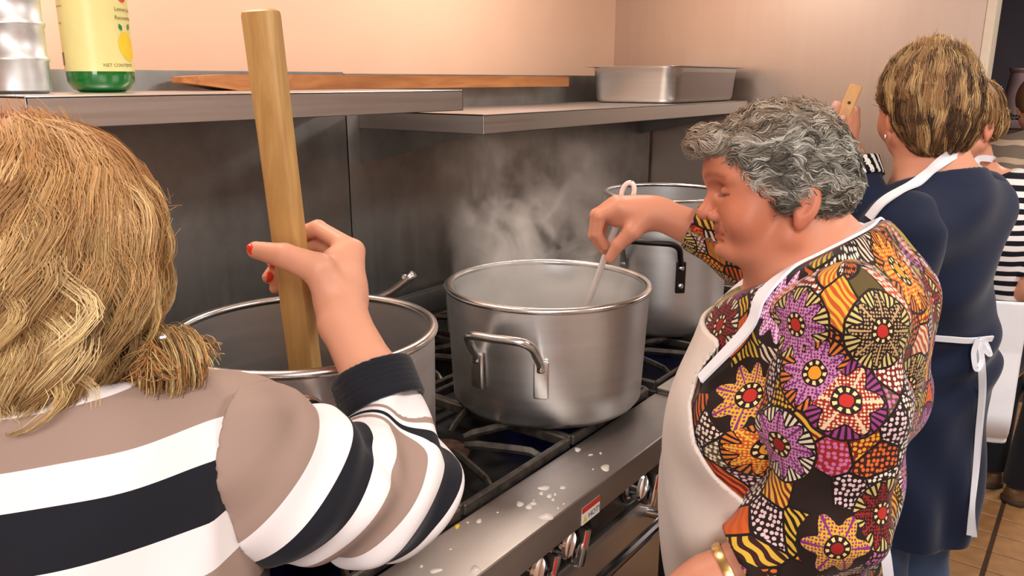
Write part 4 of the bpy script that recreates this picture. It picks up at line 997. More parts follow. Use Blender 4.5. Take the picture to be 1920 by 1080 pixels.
# jacket cloth: big printed flowers
def floral_mat():
    m = NT('floral_print'); uv = m.attr('uvw').outputs['Vector']
    def vor(scale, feat='F1', rnd=.85, vec=uv):
        n = m.n('ShaderNodeTexVoronoi', voronoi_dimensions='2D', feature=feat); n.inputs['Scale'].default_value = scale; n.inputs['Randomness'].default_value = rnd; m.l(vec, n.inputs['Vector']); return n
    lt = lambda a, b: m.math('LESS_THAN', a, b); gt = lambda a, b: m.math('GREATER_THAN', a, b); mul = lambda a, b: m.math('MULTIPLY', a, b)
    def sep(c):
        n = m.n('ShaderNodeSeparateColor'); m.l(c, n.inputs[0]); return n.outputs
    v = vor(8.6, rnd=.75); rnd = sep(v.outputs['Color'])
    sub = m.n('ShaderNodeVectorMath', operation='SUBTRACT'); m.l(uv, sub.inputs[0]); m.l(v.outputs['Position'], sub.inputs[1])
    sx = m.n('ShaderNodeSeparateXYZ'); m.l(sub.outputs[0], sx.inputs[0])
    X, Y = sx.outputs[0], sx.outputs[1]; th = m.math('ARCTAN2', Y, X); r = m.math('SQRT', m.math('ADD', mul(X, X), mul(Y, Y)))
    wob = m.noise(60, 2, uv); r = m.math('ADD', r, m.math('MULTIPLY_ADD', wob, .006, -.003))
    npet = m.math('FLOOR', m.math('MULTIPLY_ADD', rnd[0], 4.99, 6))
    cosn = m.math('COSINE', mul(npet, th)); tick = m.math('SINE', mul(th, 38))
    C = lambda *a: lin(*a)
    # ground: dark patches with rows of dots and gold hatching
    gn = vor(21, rnd=1.0); grd = sep(gn.outputs['Color'])
    ground = m.ramp(grd[0], [(0, C(58, 20, 20)), (.22, C(34, 22, 18)), (.42, C(122, 28, 26)), (.56, C(30, 18, 18)), (.72, C(190, 84, 34)), (.84, C(92, 76, 36)), (.93, C(150, 36, 34))], 'CONSTANT')
    dv = vor(150, rnd=.45); dots = lt(dv.outputs['Distance'], .36)
    dcol = m.ramp(grd[1], [(0, C(226, 196, 200)), (.3, C(214, 104, 44)), (.5, C(232, 222, 205)), (.7, C(196, 110, 160)), (.85, C(222, 172, 48))], 'CONSTANT')
    base = m.mix(mul(dots, gt(grd[2], .35)), ground, dcol)
    w = m.n('ShaderNodeTexWave', wave_type='BANDS', bands_direction='DIAGONAL'); w.inputs['Scale'].default_value = 55; w.inputs['Distortion'].default_value = 3; w.inputs['Detail'].default_value = 0; m.l(uv, w.inputs['Vector'])
    hat = mul(gt(w.outputs['Fac'], .5), mul(lt(grd[2], .33), 1)); base = m.mix(hat, base, m.ramp(grd[1], [(0, C(214, 176, 60)), (.45, C(205, 96, 36)), (.7, C(222, 206, 180)), (.85, C(150, 130, 60))], 'CONSTANT'))
    ve = vor(21, 'DISTANCE_TO_EDGE', 1.0); base = m.mix(lt(ve.outputs['Distance'], .035), base, C(24, 14, 14))
    # outer halo with radial ticks
    halo_c = m.ramp(rnd[1], [(0, C(206, 190, 120)), (.35, C(150, 60, 130)), (.6, C(214, 120, 50)), (.8, C(224, 214, 190))], 'CONSTANT')
    halo = lt(r, .050); base = m.mix(halo, base, C(36, 20, 16)); base = m.mix(mul(mul(lt(r, .047), gt(tick, -.15)), gt(rnd[2], .35)), base, halo_c)
    # petals
    pr_ = m.math('MULTIPLY_ADD', cosn, .0085, .0355); pet = lt(r, pr_); pet_o = lt(r, m.math('ADD', pr_, .0028))
    pc = m.ramp(rnd[2], [(0, C(220, 170, 46)), (.2, C(170, 84, 150)), (.32, C(52, 18, 20)), (.5, C(196, 80, 34)), (.62, C(40, 18, 18)), (.74, C(196, 132, 172)), (.86, C(150, 34, 32))], 'CONSTANT')
    pin = m.ramp(rnd[2], [(0, C(130, 50, 120)), (.2, C(226, 208, 222)), (.32, C(150, 40, 34)), (.5, C(222, 180, 66)), (.62, C(190, 160, 110)), (.74, C(110, 44, 104)), (.86, C(225, 200, 160))], 'CONSTANT')
    base = m.mix(pet_o, base, C(30, 16, 16)); base = m.mix(pet, base, pc)
    d2 = lt(vor(230, rnd=.35).outputs['Distance'], .33); base = m.mix(mul(mul(pet, d2), gt(r, .017)), base, pin)
    base = m.mix(mul(mul(pet, lt(m.math('ABSOLUTE', m.math('SINE', mul(mul(npet, th), .5))), .16)), gt(r, .016)), base, pin)
    # eye of the flower
    base = m.mix(lt(r, .0165), base, C(40, 18, 18)); base = m.mix(mul(mul(lt(r, .0145), gt(r, .0100)), gt(m.math('COSINE', mul(th, 9)), .1)), base, C(232, 214, 150))
    base = m.mix(lt(r, .0080), base, m.ramp(rnd[1], [(0, C(186, 44, 36)), (.5, C(228, 150, 40)), (.8, C(150, 30, 30))], 'CONSTANT'))
    nz = m.noise(700, 2, m.obj()); m.set(color=base, rough=.75, sheen=.1, spec=.25); m.bump(nz, .12, .0005); return m.mat
M['floral'] = floral_mat()
ncut_a, ncut_b = J(1408, 536, 1.185), J(1612, 432, 1.185); nd = ncut_b - ncut_a; nd /= np.linalg.norm(nd); ncn = np.cross(v2, nd); ncn *= np.sign(ncn @ UP)
def torso2(p):
    d = ell(p, C2, A(.158, .185, .190), FR2)
    d = smin(d, ell(p, J(1600, 560, 1.20), A(.095, .17, .10), FR2), .06)
    d = smin(d, ell(p, J(1408, 765, 1.225), A(.100, .165, .095), FR2), .06)
    d = smin(d, ell(p, B2, A(.178, .19, .20), FR2), .08)
    d = smin(d, cap(p, SL2 - l2 * .03 - UP * .01, SR2 + UP * .0, .082, .082), .06)
    d = smin(d, cap(p, N2 - UP * .04, N2 + UP * .02 - f2 * .01, .10, .085), .05)
    return d
def jk2(p):
    d = torso2(p); q = (p - C2.astype(f32)) @ FR2
    d = smin(d, cap(p, J(1690, 540, 1.16), J(1650, 470, 1.17), .030, .028), .05)
    d = smin(d, cap(p, J(1690, 735, 1.20), J(1650, 770, 1.13), .030, .026), .05)
    d = d + .0045 * vnoise(p * A(1, 1, 1.4), 30, 8) + .004 * np.sin(q[:, 2] * 42 + 9 * q[:, 0] + 1) * np.clip(-q[:, 0] * 12 + .3, 0, 1)
    d = smax(d, (p - ncut_a.astype(f32)) @ ncn.astype(f32), .008)
    d = smax(d, -cap(p, N2 - UP * .02, H2 + HF2 @ A(-.02, 0, -.02), .070, .068), .008)
    return smax(d, (K2[2] - .03) - p[:, 2], .008)
def cyl_uv(V, c, fr, R):
    q = (V - c) @ fr; return np.stack([np.arctan2(q[:, 1], q[:, 0] + .02) * R, q[:, 2] + .05 * q[:, 0], 0 * q[:, 0]], 1)
jk, V = sdf_obj('jacket', jk2, A(.88, .05, .72), A(1.56, .66, 1.50), .0050, M['floral'], p2)
put_vec(jk, 'uvw', cyl_uv(V, C2, FR2, .19) + [.31, .02, 0])
WLu = WLd
def slL2(p):
    ax = (EL2 - SL2) / np.linalg.norm(EL2 - SL2)
    d = chain(p, [SL2 + UP * .004, SL2 + (EL2 - SL2) * .45, EL2 - ax * .02], [.082, .086, .076], .04); d = smin(d, cap(p, EL2 - ax * .015, WL2 - WLd * .075, .074, .066), .03)
    t = (p - SL2.astype(f32)) @ ax.astype(f32); d = d + .0045 * vnoise(p * A(1, 1, 1.3), 34, 9) + .003 * np.sin(t * 70 + 14 * (p @ f2.astype(f32)))
    d = smax(d, (p - (WL2 - WLd * .055).astype(f32)) @ WLd.astype(f32), .006); return smax(d, -cap(p, WL2 - WLd * .08, WL2 + WLd * .1, .055, .055), .004)
o, V = sdf_obj('sleeve', slL2, np.minimum(np.minimum(SL2, EL2), WL2) - .13, np.maximum(np.maximum(SL2, EL2), WL2) + .13, .0045, M['floral'], jk)
ax = (EL2 - SL2) / np.linalg.norm(EL2 - SL2); q = V - SL2; tL = q @ ax; lat = q - tL[:, None] * ax; put_vec(o, 'uvw', np.stack([np.arctan2(lat @ l2, lat @ f2) * .085 + .10, -tL + .12, 0 * tL], 1))
WRd = (WR2 - ER2) / np.linalg.norm(WR2 - ER2)
def slR2(p):
    d = chain(p, [SR2, ER2], [.078, .070], .03); cu = J(1295, 418, 1.49)
    d = smin(d, cap(p, ER2, cu, .066, .044), .025); d = smin(d, ell(p, J(1385, 462, 1.47), A(.06, .045, .045), FR2), .03)
    d = d + .004 * vnoise(p, 42, 10)
    return smax(smax(d, (p - cu.astype(f32)) @ WRd.astype(f32), .005), -cap(p, cu - WRd * .015, cu + WRd * .1, .036, .036), .003)
o, V = sdf_obj('sleeve', slR2, np.minimum(SR2, J(1280, 420, 1.49)) - .12, np.maximum(SR2, ER2) + .14, .0045, M['floral'], jk)
q = V - ER2; tR = q @ WRd; lat = q - tR[:, None] * WRd; put_vec(o, 'uvw', np.stack([np.arctan2(lat @ UP, lat @ v2) * .06 + .4, tR * .9 + .35, 0 * tR], 1))
# apron: bib, skirt and neck strap lie on the jacket
ed = [J(x, y, 1.115) for x, y in ((1338, 628), (1346, 655), (1306, 712), (1290, 770), (1304, 832), (1345, 885), (1402, 930), (1440, 985), (1455, 1080))]
ez = np.array([e[2] for e in ed])[::-1]; ea = np.array([(e - C2) @ f2 for e in ed])[::-1]
def ap2(p):
    base = smin(torso2(p), cap(p, K2 + f2 * .02, K2 + f2 * .03 - UP * .30, .17, .16), .08)
    base = base + .003 * np.sin((p @ l2.astype(f32)) * 38 + (p[:, 2]) * 22) * np.clip((1.15 - p[:, 2]) * 6, 0, 1)
    a = (p - C2.astype(f32)) @ f2.astype(f32); lim = np.interp(p[:, 2], ez, ea)
    d = np.abs(base - .0085) - .0036
    d = smax(d, (lim - a) * .7, .003); d = smax(d, p[:, 2] - (ed[0][2] - .012), .003); return smax(d, .50 - p[:, 2], .003)
apn, V = sdf_obj('apron', ap2, A(.85, .10, .48), A(1.52, .72, 1.36), .0042, M['apron'], p2, margin=.004)
def ribbon(name, pts, w, up, mat, parent, th=.002, n=60):
    pts = np.array(pts); tt = np.linspace(0, len(pts) - 1, n); i0 = np.minimum(tt.astype(int), len(pts) - 2); P = np.vstack([2 * pts[0] - pts[1], pts, 2 * pts[-1] - pts[-2]]); u = (tt - i0)[:, None]
    a, b, c, d = P[i0], P[i0 + 1], P[i0 + 2], P[i0 + 3]; cr = .5 * (2 * b + (c - a) * u + (2 * a - 5 * b + 4 * c - d) * u ** 2 + (3 * b - a - 3 * c + d) * u ** 3)
    t = np.gradient(cr, axis=0); t /= np.linalg.norm(t, axis=1)[:, None]; upv = np.broadcast_to(np.array(up, float), cr.shape)
    s = np.cross(t, upv); s /= np.linalg.norm(s, axis=1)[:, None]; nn = np.cross(s, t); w = np.broadcast_to(np.interp(np.linspace(0, 1, n), np.linspace(0, 1, len(np.atleast_1d(w))), np.atleast_1d(w)), (n,))[:, None]
    rings = [np.stack([cr[i] - s[i] * w[i] - nn[i] * th, cr[i] + s[i] * w[i] - nn[i] * th, cr[i] + s[i] * w[i] + nn[i] * th, cr[i] - s[i] * w[i] + nn[i] * th]) for i in range(n)]
    return loft(rings).build(name, mat, parent, angle=.7)
def on_surf(f, pts, off):
    P = np.array(pts, f32)
    for _ in range(12): P = P - grad(f, P) * (f(P) - off)[:, None]
    return P
APR = lambda p: np.minimum(jk2(p), ap2(p))
SP = on_surf(lambda p: np.minimum(APR(p), smin(cap(p, H2 + HF2 @ A(-.028, 0, -.03), N2, .064, .072), cap(p, N2, N2 - UP * .05, .07, .08), .02)), [J(1302, 706, 1.125), J(1385, 614, 1.09), J(1440, 562, 1.09), J(1490, 520, 1.09), J(1540, 480, 1.10), J(1585, 446, 1.12), J(1625, 440, 1.17), J(1625, 440, 1.24)], .004)
sn = grad(jk2, SP); SPu = np.array([np.interp(np.linspace(0, 7, 60), np.arange(8), sn[:, k]) for k in range(3)]).T
ribbon('apron_strap', SP, [.009, .010, .012, .018, .032], SPu, M['apron2'], apn)
ribbon('apron_strap', on_surf(jk2, [J(1330, 630, 1.27), J(1365, 590, 1.29), J(1420, 545, 1.29), J(1500, 500, 1.28)], .004), .009, np.array([-.3, .3, .9]), M['apron2'], apn)
ribbon('apron_tie', [J(1648, 975, 1.13), J(1655, 1010, 1.13), J(1662, 1050, 1.13), J(1668, 1100, 1.14)], .007, -v2, M['apron2'], apn)
def tr2(p):
    d = smin(ell(p, K2, A(.15, .19, .16), FR2), legs_sdf(p, hl2, hr2, hl2 - UP * .40, hr2 - UP * .40, hl2 - UP * .74, hr2 - UP * .74, .105, .08, .062), .05); return smax(d, .05 - p[:, 2], .004)
sdf_obj('trousers', tr2, A(K2[0] - .3, K2[1] - .3, .03), A(K2[0] + .3, K2[1] + .3, 1.0), .012, M['darkpants'], p2)
for s in (1, -1): shoe(p2, K2 + l2 * .09 * s, 106, M['darkpants'])
wb = EL2 + (WL2 - EL2) * .80
MB().lathe([(.0365, -.006), (.040, -.006), (.041, 0), (.040, .006), (.0365, .006)], wb, 28, close=True, axis=WLd).build('bracelet', M['gold'], p2)
# hair
def hq2(p): return (p - H2.astype(f32)) @ HF2
zx = np.array([-.13, -.085, -.0096, .012, .0215, .0597, .0837, .117, .16]); zy = np.array([-.010, -.016, -.010, -.008, -.0050, .0227, .056, .078, .074])
def hair2(p):
    q = hq2(p); d = ell(q, A(.014, 0, .062), A(.096, .083, .086)); d = smin(d, ell(q, A(-.038, 0, .030), A(.047, .070, .046)), .03)
    d = smin(d, ell(q, A(.120, .010, .094), A(.024, .036, .018)), .02); d = smin(d, cap(q, A(.02, .070, .01), A(.025, .068, .03), .010, .012), .02)
    return smax(d + .0022 * vnoise(q, 130, 4), (np.interp(q[:, 0], zx, zy) - q[:, 2]) * .8, .008)
Vh, Qh = mesh_sdf(hair2, H2 - .22, H2 + .22, .005)
GR = np.array([lin(196, 194, 184)[:3], lin(156, 152, 140)[:3], lin(120, 115, 104)[:3], lin(80, 75, 67)[:3], lin(172, 146, 122)[:3]])
def col2(rs, c):
    q = (c - H2) @ HF2; t = np.clip(vnoise(q.astype(f32), 120, 21) * .45 + .5 + .25 * rs.normal(0, 1, len(c)), 0, .999); k = (t * 4).astype(int)
    w = np.clip((q[:, 2:3] - .09) * 14 + np.clip(q[:, :1] - .04, 0, 1) * 6, 0, .7); return GR[k] * (1 - w) + GR[4] * w
def flow2(P, s, n):
    r = vnoise(P, 150, 31)[:, None]; q = hq2(P); back = (-HF2[:, 0])[None] * 1.0 + np.array([[0, 0, -.5]]) * np.clip(.11 - q[:, 2:3], 0, .1) * 10
    tw = np.cross(n, back + 0 * n); return back + tw * r * 1.1 + np.array([0, 0, 1.]) * .2 * (q[:, :1] > .09)
parts = [(Vh, Qh, np.tile(np.array(lin(112, 106, 96)[:3]), (len(Vh), 1)))]
parts.append(locks(hair2, Vh, Qh, 2500, 9, flow2, 7, .0041, .005, .0026, .0022, .026, .00034, col2, None, amp_r=.9, seed=21))
parts.append(locks(hair2, Vh, Qh, 700, 6, flow2, 6, .0040, .008, .0020, .0035, .020, .00032, col2, None, amp_r=1.0, seed=22))
hair_object('hair', parts, p2)
# white plastic spoon in her hand
sa, sb = J(1181, 350, 1.535), J(1106, 560, 1.655); sd = (sb - sa) / np.linalg.norm(sb - sa); send = sa + sd * ((1.02 - sa[2]) / sd[2])
spn = thing('stirring_spoon', 'white plastic stirring spoon with a looped handle end in the steaming pot', 'spoon', send)
MB().tube([sa + sd * .03, sa + sd * .12, send], [.0075, .008, .009], 12, flat=.7).build('handle', M['plastic'], spn, angle=None)
u = np.linspace(0, 2 * math.pi, 33); sx_ = np.cross(sd, v2); sx_ /= np.linalg.norm(sx_)
MB().tube(np.array([sa + sd * (.012 + .020 * -math.cos(t)) + sx_ * .0115 * math.sin(t) for t in u]), .0048, 10, cap=False).build('hanging_loop', M['plastic'], spn, angle=None)
MB().lathe([(0, -.05), (.018, -.04), (.030, -.01), (.030, .02), (.016, .045), (0, .05)], send - UP * .0, 20, axis=sd).build('spoon_bowl', M['plastic'], spn)
# ------------------------------------------------------------------ person 3: navy tunic, seen from behind, holding a wooden spoon
v3 = ray(1740, 300); v3 /= np.linalg.norm(v3)
f3, l3 = axes(62); FR3 = frame(62); HF3 = frame(42, -6); H3 = J(1738, 218, 1.62)
N3 = J(1755, 322, 1.64); C3 = J(1740, 470, 1.68); B3 = J(1748, 660, 1.77); K3 = np.array([B3[0] - .01, B3[1] + .012, .86])
SL3, EL3, WR3 = J(1690, 432, 1.56), J(1672, 612, 1.60), J(1600, 312, 1.66)
SR3 = C3 - l3 * .135 + UP * .085; ER3 = SR3 + f3 * .10 - UP * .24 - l3 * .03; RW3 = ER3 + f3 * .22 + UP * .03
p3 = thing('person', 'woman with short highlighted brown hair in a navy tunic, seen from behind', 'person', (K3[0], K3[1], 0))
h3c = J(1583, 262, 1.67)
hand3 = [([J(1590, 290, 1.66), J(1570, 258, 1.655), J(1556, 226, 1.650), J(1569, 197, 1.640)], [.017, .0125, .0115, .0092]),
         ([J(1590, 290, 1.67), J(1572, 262, 1.670), J(1560, 238, 1.660), J(1580, 222, 1.648)], [.017, .0125, .0110, .0088]),
         ([J(1590, 292, 1.68), J(1574, 268, 1.685), J(1566, 252, 1.675), J(1586, 244, 1.655)], [.016, .012, .0105, .0085]),
         ([J(1594, 292, 1.68), J(1580, 274, 1.695), J(1574, 266, 1.690), J(1588, 262, 1.67)], [.014, .011, .0095, .008]),
         ([J(1596, 290, 1.665), J(1594, 262, 1.668), J(1601, 235, 1.672), J(1604, 206, 1.674)], [.018, .0145, .0122, .0095])]
hl3, hr3 = K3 + l3 * .07, K3 - l3 * .07
def b3(p):
    d = near(p, H3, .19, lambda q: head_sdf((q - H3.astype(f32)) @ HF3))
    d = smin(d, cap(p, H3 - UP * .03 - HF3[:, 0] * .02, N3 - UP * .02, .054, .064), .03)
    d = smin(d, cap(p, SL3 - l3 * .02, SR3, .05, .05), .05); d = smin(d, ell(p, C3, A(.10, .14, .2), FR3), .06); d = smin(d, ell(p, B3, A(.11, .13, .2), FR3), .06); d = smin(d, ell(p, K3, A(.085, .10, .13), FR3), .05)
    d = smin(d, chain(p, [SL3, EL3, WR3, J(1592, 290, 1.67)], [.045, .04, .028, .027], .02), .03); d = smin(d, chain(p, [SR3, ER3, RW3, RW3 + (RW3 - ER3) * .35], [.045, .038, .028, .024], .02), .03)
    d = smin(d, near(p, h3c, .12, lambda q: smin(fingers_sdf(q, hand3, .004), cap(q, J(1594, 295, 1.67), J(1582, 268, 1.675), .022, .020), .015)), .012)
    return smin(d, legs_sdf(p, hl3, hr3, hl3 - UP * .4, hr3 - UP * .4, hl3 - UP * .78, hr3 - UP * .78, .055, .05, .036), .04)
SK3 = SKIN * [1.0, .90, .84]
def cols3(V):
    c = np.tile(SK3, (len(V), 1)); m = ln(V - H3) < .16; c[m] = head_cols((V[m] - H3) @ HF3, SK3); return c
bd3 = body_obj(b3, A(1.45, -.05, .03), A(2.35, .75, 1.76), .0036, p3, lambda V: (ln(V - H3) < .2) | (ln(V - h3c) < .12), cols3)
for (x, y, d, tx, ty) in ((1566, 196, 1.632, 1556, 226), (1579, 222, 1.640, 1560, 238), (1605, 206, 1.666, 1601, 235)):
    nail(bd3, J(x, y, d), -ray(x, y) + UPV * .2, J(x, y, d) - J(tx, ty, d), .0065, .0080, 'nail_pink')
def tun3(p):
    d = ell(p, C3 - UP * .01, A(.122, .160, .21), FR3); d = smin(d, cap(p, SL3 - l3 * .025, SR3 + UP * .0, .068, .068), .06)
    d = smin(d, cap(p, N3 - UP * .05, N3 - UP * .02, .10, .088), .05); d = smin(d, ell(p, B3, A(.125, .142, .17), FR3), .06)
    q = (p - K3.astype(f32)) @ FR3
    sk = ln(np.stack([q[:, 0] / .92, q[:, 1] / 1.1], 1)) - (.142 + .022 * np.clip((K3[2] - p[:, 2]) / .4, -.3, 1)) + .007 * np.sin(np.arctan2(q[:, 1], q[:, 0]) * 9 + 1) * np.clip((1.0 - p[:, 2]) * 3, 0, 1)
    sk = smax(sk, p[:, 2] - .96, .08); d = smin(d, sk, .05)
    return d
def tn3(p):
    d = tun3(p); q = (p - C3.astype(f32)) @ FR3
    d = d + .0040 * vnoise(p * A(1, 1, .8), 28, 14) + .004 * np.sin(q[:, 2] * 34 + q[:, 1] * 26) * np.clip(-q[:, 0] * 9, 0, 1) * np.clip((p[:, 2] - 1.0) * 6, 0, 1)
    d = d + .0075 * np.sin((p[:, 2] - 1.02) * 62 + q[:, 1] * 30 + q[:, 0] * 16) * np.exp(-((p[:, 2] - 1.03) / .07) ** 2) + .005 * np.sin(q[:, 1] * 55 - p[:, 2] * 24) * np.clip((.98 - p[:, 2]) * 5, 0, 1)
    d = smax(d, (p - N3.astype(f32)) @ (UP * .93 + f3 * .36).astype(f32) + .012, .006); d = smax(d, -cap(p, N3 - UP * .06, N3 + UP * .1, .066, .080), .008)
    return smax(d, .605 - p[:, 2], .006)
tu, V = sdf_obj('tunic', tn3, A(1.5, -.12, .52), A(2.25, .62, 1.50), .0065, M['navy'], p3)
wd3 = (WR3 - EL3) / np.linalg.norm(WR3 - EL3)
def slL3(p):
    d = chain(p, [SL3, EL3 + UP * .01], [.078, .066], .03); d = smin(d, cap(p, EL3, WR3 - wd3 * .03, .062, .050), .03)
    d = d + .0038 * vnoise(p, 40, 15); d = smax(d, (p - WR3.astype(f32)) @ wd3.astype(f32) + .012, .004); return smax(d, -cap(p, WR3 - wd3 * .03, WR3 + wd3 * .1, .04, .04), .003)
sdf_obj('sleeve', slL3, np.minimum(SL3, np.minimum(EL3, WR3)) - .12, np.maximum(SL3, np.maximum(EL3, WR3)) + .12, .0065, M['navy'], tu)
def slR3(p): return smax(chain(p, [SR3, ER3, RW3], [.076, .062, .042], .03) + .003 * vnoise(p, 40, 16), (p - (ER3 + (RW3 - ER3) * .8).astype(f32)) @ ((RW3 - ER3) / np.linalg.norm(RW3 - ER3)).astype(f32), .004)
sdf_obj('sleeve', slR3, np.minimum(SR3, np.minimum(ER3, RW3)) - .11, np.maximum(SR3, np.maximum(ER3, RW3)) + .11, .009, M['navy'], tu)
def zebra(name, freq, a, b, duty=.5, axis=2):
    m = NT(name); tc = m.n('ShaderNodeTexCoord'); sp = m.n('ShaderNodeSeparateXYZ'); m.l(tc.outputs['Object'], sp.inputs[0]); nz = m.noise(500, 2, m.obj())
    s = m.math('SINE', m.math('MULTIPLY_ADD', sp.outputs[axis], freq, m.math('MULTIPLY', m.noise(6, 2, m.obj()), 3)))
    m.set(color=m.mix(m.math('GREATER_THAN', s, duty), a, b), rough=.85, spec=.2); m.bump(nz, .12, .0006); return m.mat
M['zebra'] = zebra('breton_stripe', 2 * math.pi / .030, lin(24, 24, 32), lin(238, 236, 236), 0)
M['cuffstripe'] = zebra('cuff_stripe', 2 * math.pi / .013, lin(22, 22, 28), lin(238, 234, 226), 0, 0)
def cuff3(p):
    d = np.abs(cap(p, WR3 - wd3 * .05, WR3 + wd3 * .05, .053, .053)) - .003; s = (p - WR3.astype(f32)) @ wd3.astype(f32); return smax(d, np.abs(s + .012) - .020, .003)
o, V = sdf_obj('striped_cuff', cuff3, WR3 - .1, WR3 + .1, .004, M['cuffstripe'], tu)
# jeans, shoes
def tr3(p): return smax(smin(ell(p, K3, A(.10, .115, .12), FR3), legs_sdf(p, hl3, hr3, hl3 - UP * .42, hr3 - UP * .42, hl3 - UP * .78, hr3 - UP * .78, .062, .068, .066), .03), .05 - p[:, 2], .004)
sdf_obj('jeans', tr3, A(K3[0] - .3, K3[1] - .3, .03), A(K3[0] + .3, K3[1] + .3, 1.02), .010, M['jeans'], p3)
for s in (1, -1): shoe(p3, K3 + l3 * .085 * s, 62, M['leather'])
# apron: neck strap, waist tie with bow and long ends, front panel
def apr3(p):
    b_ = tun3(p); a = (p - C3.astype(f32)) @ f3.astype(f32); d = np.abs(b_ - .012) - .003; d = smax(d, .045 - a, .004); d = smax(d, p[:, 2] - 1.30, .004); return smax(d, .66 - p[:, 2], .004)
ap3, V = sdf_obj('apron', apr3, A(1.5, -.12, .60), A(2.25, .65, 1.36), .006, M['apron2'], p3, margin=.006)
body3 = lambda p: np.minimum(tn3(p), cap(p, H3 - UP * .03 - HF3[:, 0] * .02, N3 - UP * .02, .056, .066))
SP3 = on_surf(lambda p: np.minimum(body3(p), slL3(p)), [J(1602, 402, 1.52), J(1640, 366, 1.51), J(1680, 334, 1.51), J(1716, 310, 1.52), J(1750, 294, 1.53), J(1790, 288, 1.56), J(1822, 292, 1.62), J(1836, 302, 1.70)], .005)
sn = grad(body3, SP3); SPu = np.array([np.interp(np.linspace(0, 7, 60), np.arange(8), sn[:, k]) for k in range(3)]).T
ribbon('apron_strap', SP3, [.010, .011, .011, .010], SPu, M['apron2'], ap3)
def waist(zs, px, d0): return [np.array(q) for q in on_surf(tun3, [J(x, y, d) for x, y, d in zs], .006)]
W3 = waist([(1690, 650, 1.62), (1720, 648, 1.60), (1755, 644, 1.60), (1790, 640, 1.61), (1815, 637, 1.63), (1838, 633, 1.67)], 0, 0)
ribbon('waist_tie', W3, .006, np.array(grad(tun3, np.array(W3, f32)).mean(0)), M['apron2'], ap3)
bx3 = np.array(W3[-1]); bw = -f3 * .012
def tb_(x, y, off=.012): return surf(lambda p: tn3(p) - off, x, y, 1.0, 2.1)
def drape(pts, off=.012):
    out = []
    for x, y in pts:
        q = tb_(x, y, off)
        if np.linalg.norm(q - CC) > 2.15: q = (out[-1] if out else bx3) + np.array([0, 0, (out[-1][2] if out else bx3[2])]) * 0; q = J(x, y, (q - CC) @ FW)
        out.append(q)
    return out
ribbon('bow_loop', drape([(1834, 636), (1826, 662), (1831, 692), (1841, 674), (1836, 640)], .016), .005, -v3, M['apron2'], ap3)
ribbon('bow_loop', drape([(1834, 636), (1846, 640), (1856, 664), (1846, 654), (1836, 638)], .016), .005, -v3, M['apron2'], ap3)
ribbon('tie_end', drape([(1836, 640), (1842, 680), (1844, 730), (1838, 800), (1832, 870), (1823, 945), (1817, 1003)], .008), .0052, -v3, M['apron2'], ap3)
ribbon('tie_end', drape([(1836, 642), (1839, 690), (1840, 740), (1834, 810), (1829, 880), (1823, 955), (1827, 1006)], .011), .0052, -v3, M['apron2'], ap3)
# hair
def hq3(p): return (p - H3.astype(f32)) @ HF3
def hair3(p):
    q = hq3(p); d = ell(q, A(-.002, 0, .050), A(.098, .086, .095)); d = smin(d, ell(q, A(-.045, 0, -.012), A(.054, .074, .070)), .04)
    lim = np.interp(q[:, 0], [-.15, -.05, -.02, .0, .02, .05, .08, .2], [-.088, -.080, -.030, .012, .012, .030, .070, .085])
    return smax(d + .002 * vnoise(q, 90, 6), (lim - q[:, 2]) * .75, .01)
Vh, Qh = mesh_sdf(hair3, H3 - .22, H3 + .22, .006)
cr3 = (A(-.03, .0, .15) @ HF3.T + H3).astype(f32)
BR = np.array([lin(214, 180, 126)[:3], lin(172, 132, 88)[:3], lin(120, 88, 58)[:3], lin(74, 54, 38)[:3]])
def col3(rs, c):
    q = (c - H3) @ HF3; t = np.clip((q[:, 2] + .03) * 5.5, 0, 1); return BR[np.where(rs.rand(len(c)) < t * .75, rs.choice([0, 0, 1], len(c)), rs.choice([1, 2, 2, 3, 3], len(c)))]
def flow3(P, s, n):
    v = P - cr3; v /= ln(v)[:, None] + 1e-6; return v * .6 + np.array([0, 0, -1], f32) * .8 - HF3[:, 0][None] * .25
parts = [(Vh, Qh, np.tile(np.array(lin(80, 58, 40)[:3]), (len(Vh), 1)))]
parts.append(locks(hair3, Vh, Qh, 420, 38, flow3, 8, .0112, .004, .0040, .0026, .07, .00028, col3, None, seed=31, clump=.25, svar=.12))
parts.append(locks(hair3, Vh, Qh, 70, 60, flow3, 8, .012, .003, .006, .002, .08, .00028, col3, lambda c: ln(c - cr3) < .05, seed=32, clump=.2, svar=.12))
parts.append(locks(hair3, Vh, Qh, 70, 24, flow3, 8, .0075, .005, .003, .002, .06, .00028, lambda rs, c: BR[rs.choice([2, 3, 3, 1], len(c))], lambda c: (((c - H3) @ HF3)[:, 2] < -.03), seed=33))
hair_object('hair', parts, p3)
MB().lathe([(0, -.006), (.003, -.004), (.004, 0), (.003, .004), (0, .006)], H3 + HF3 @ A(.004, .083, -.040), 12).build('earring', M['rivet'], p3)
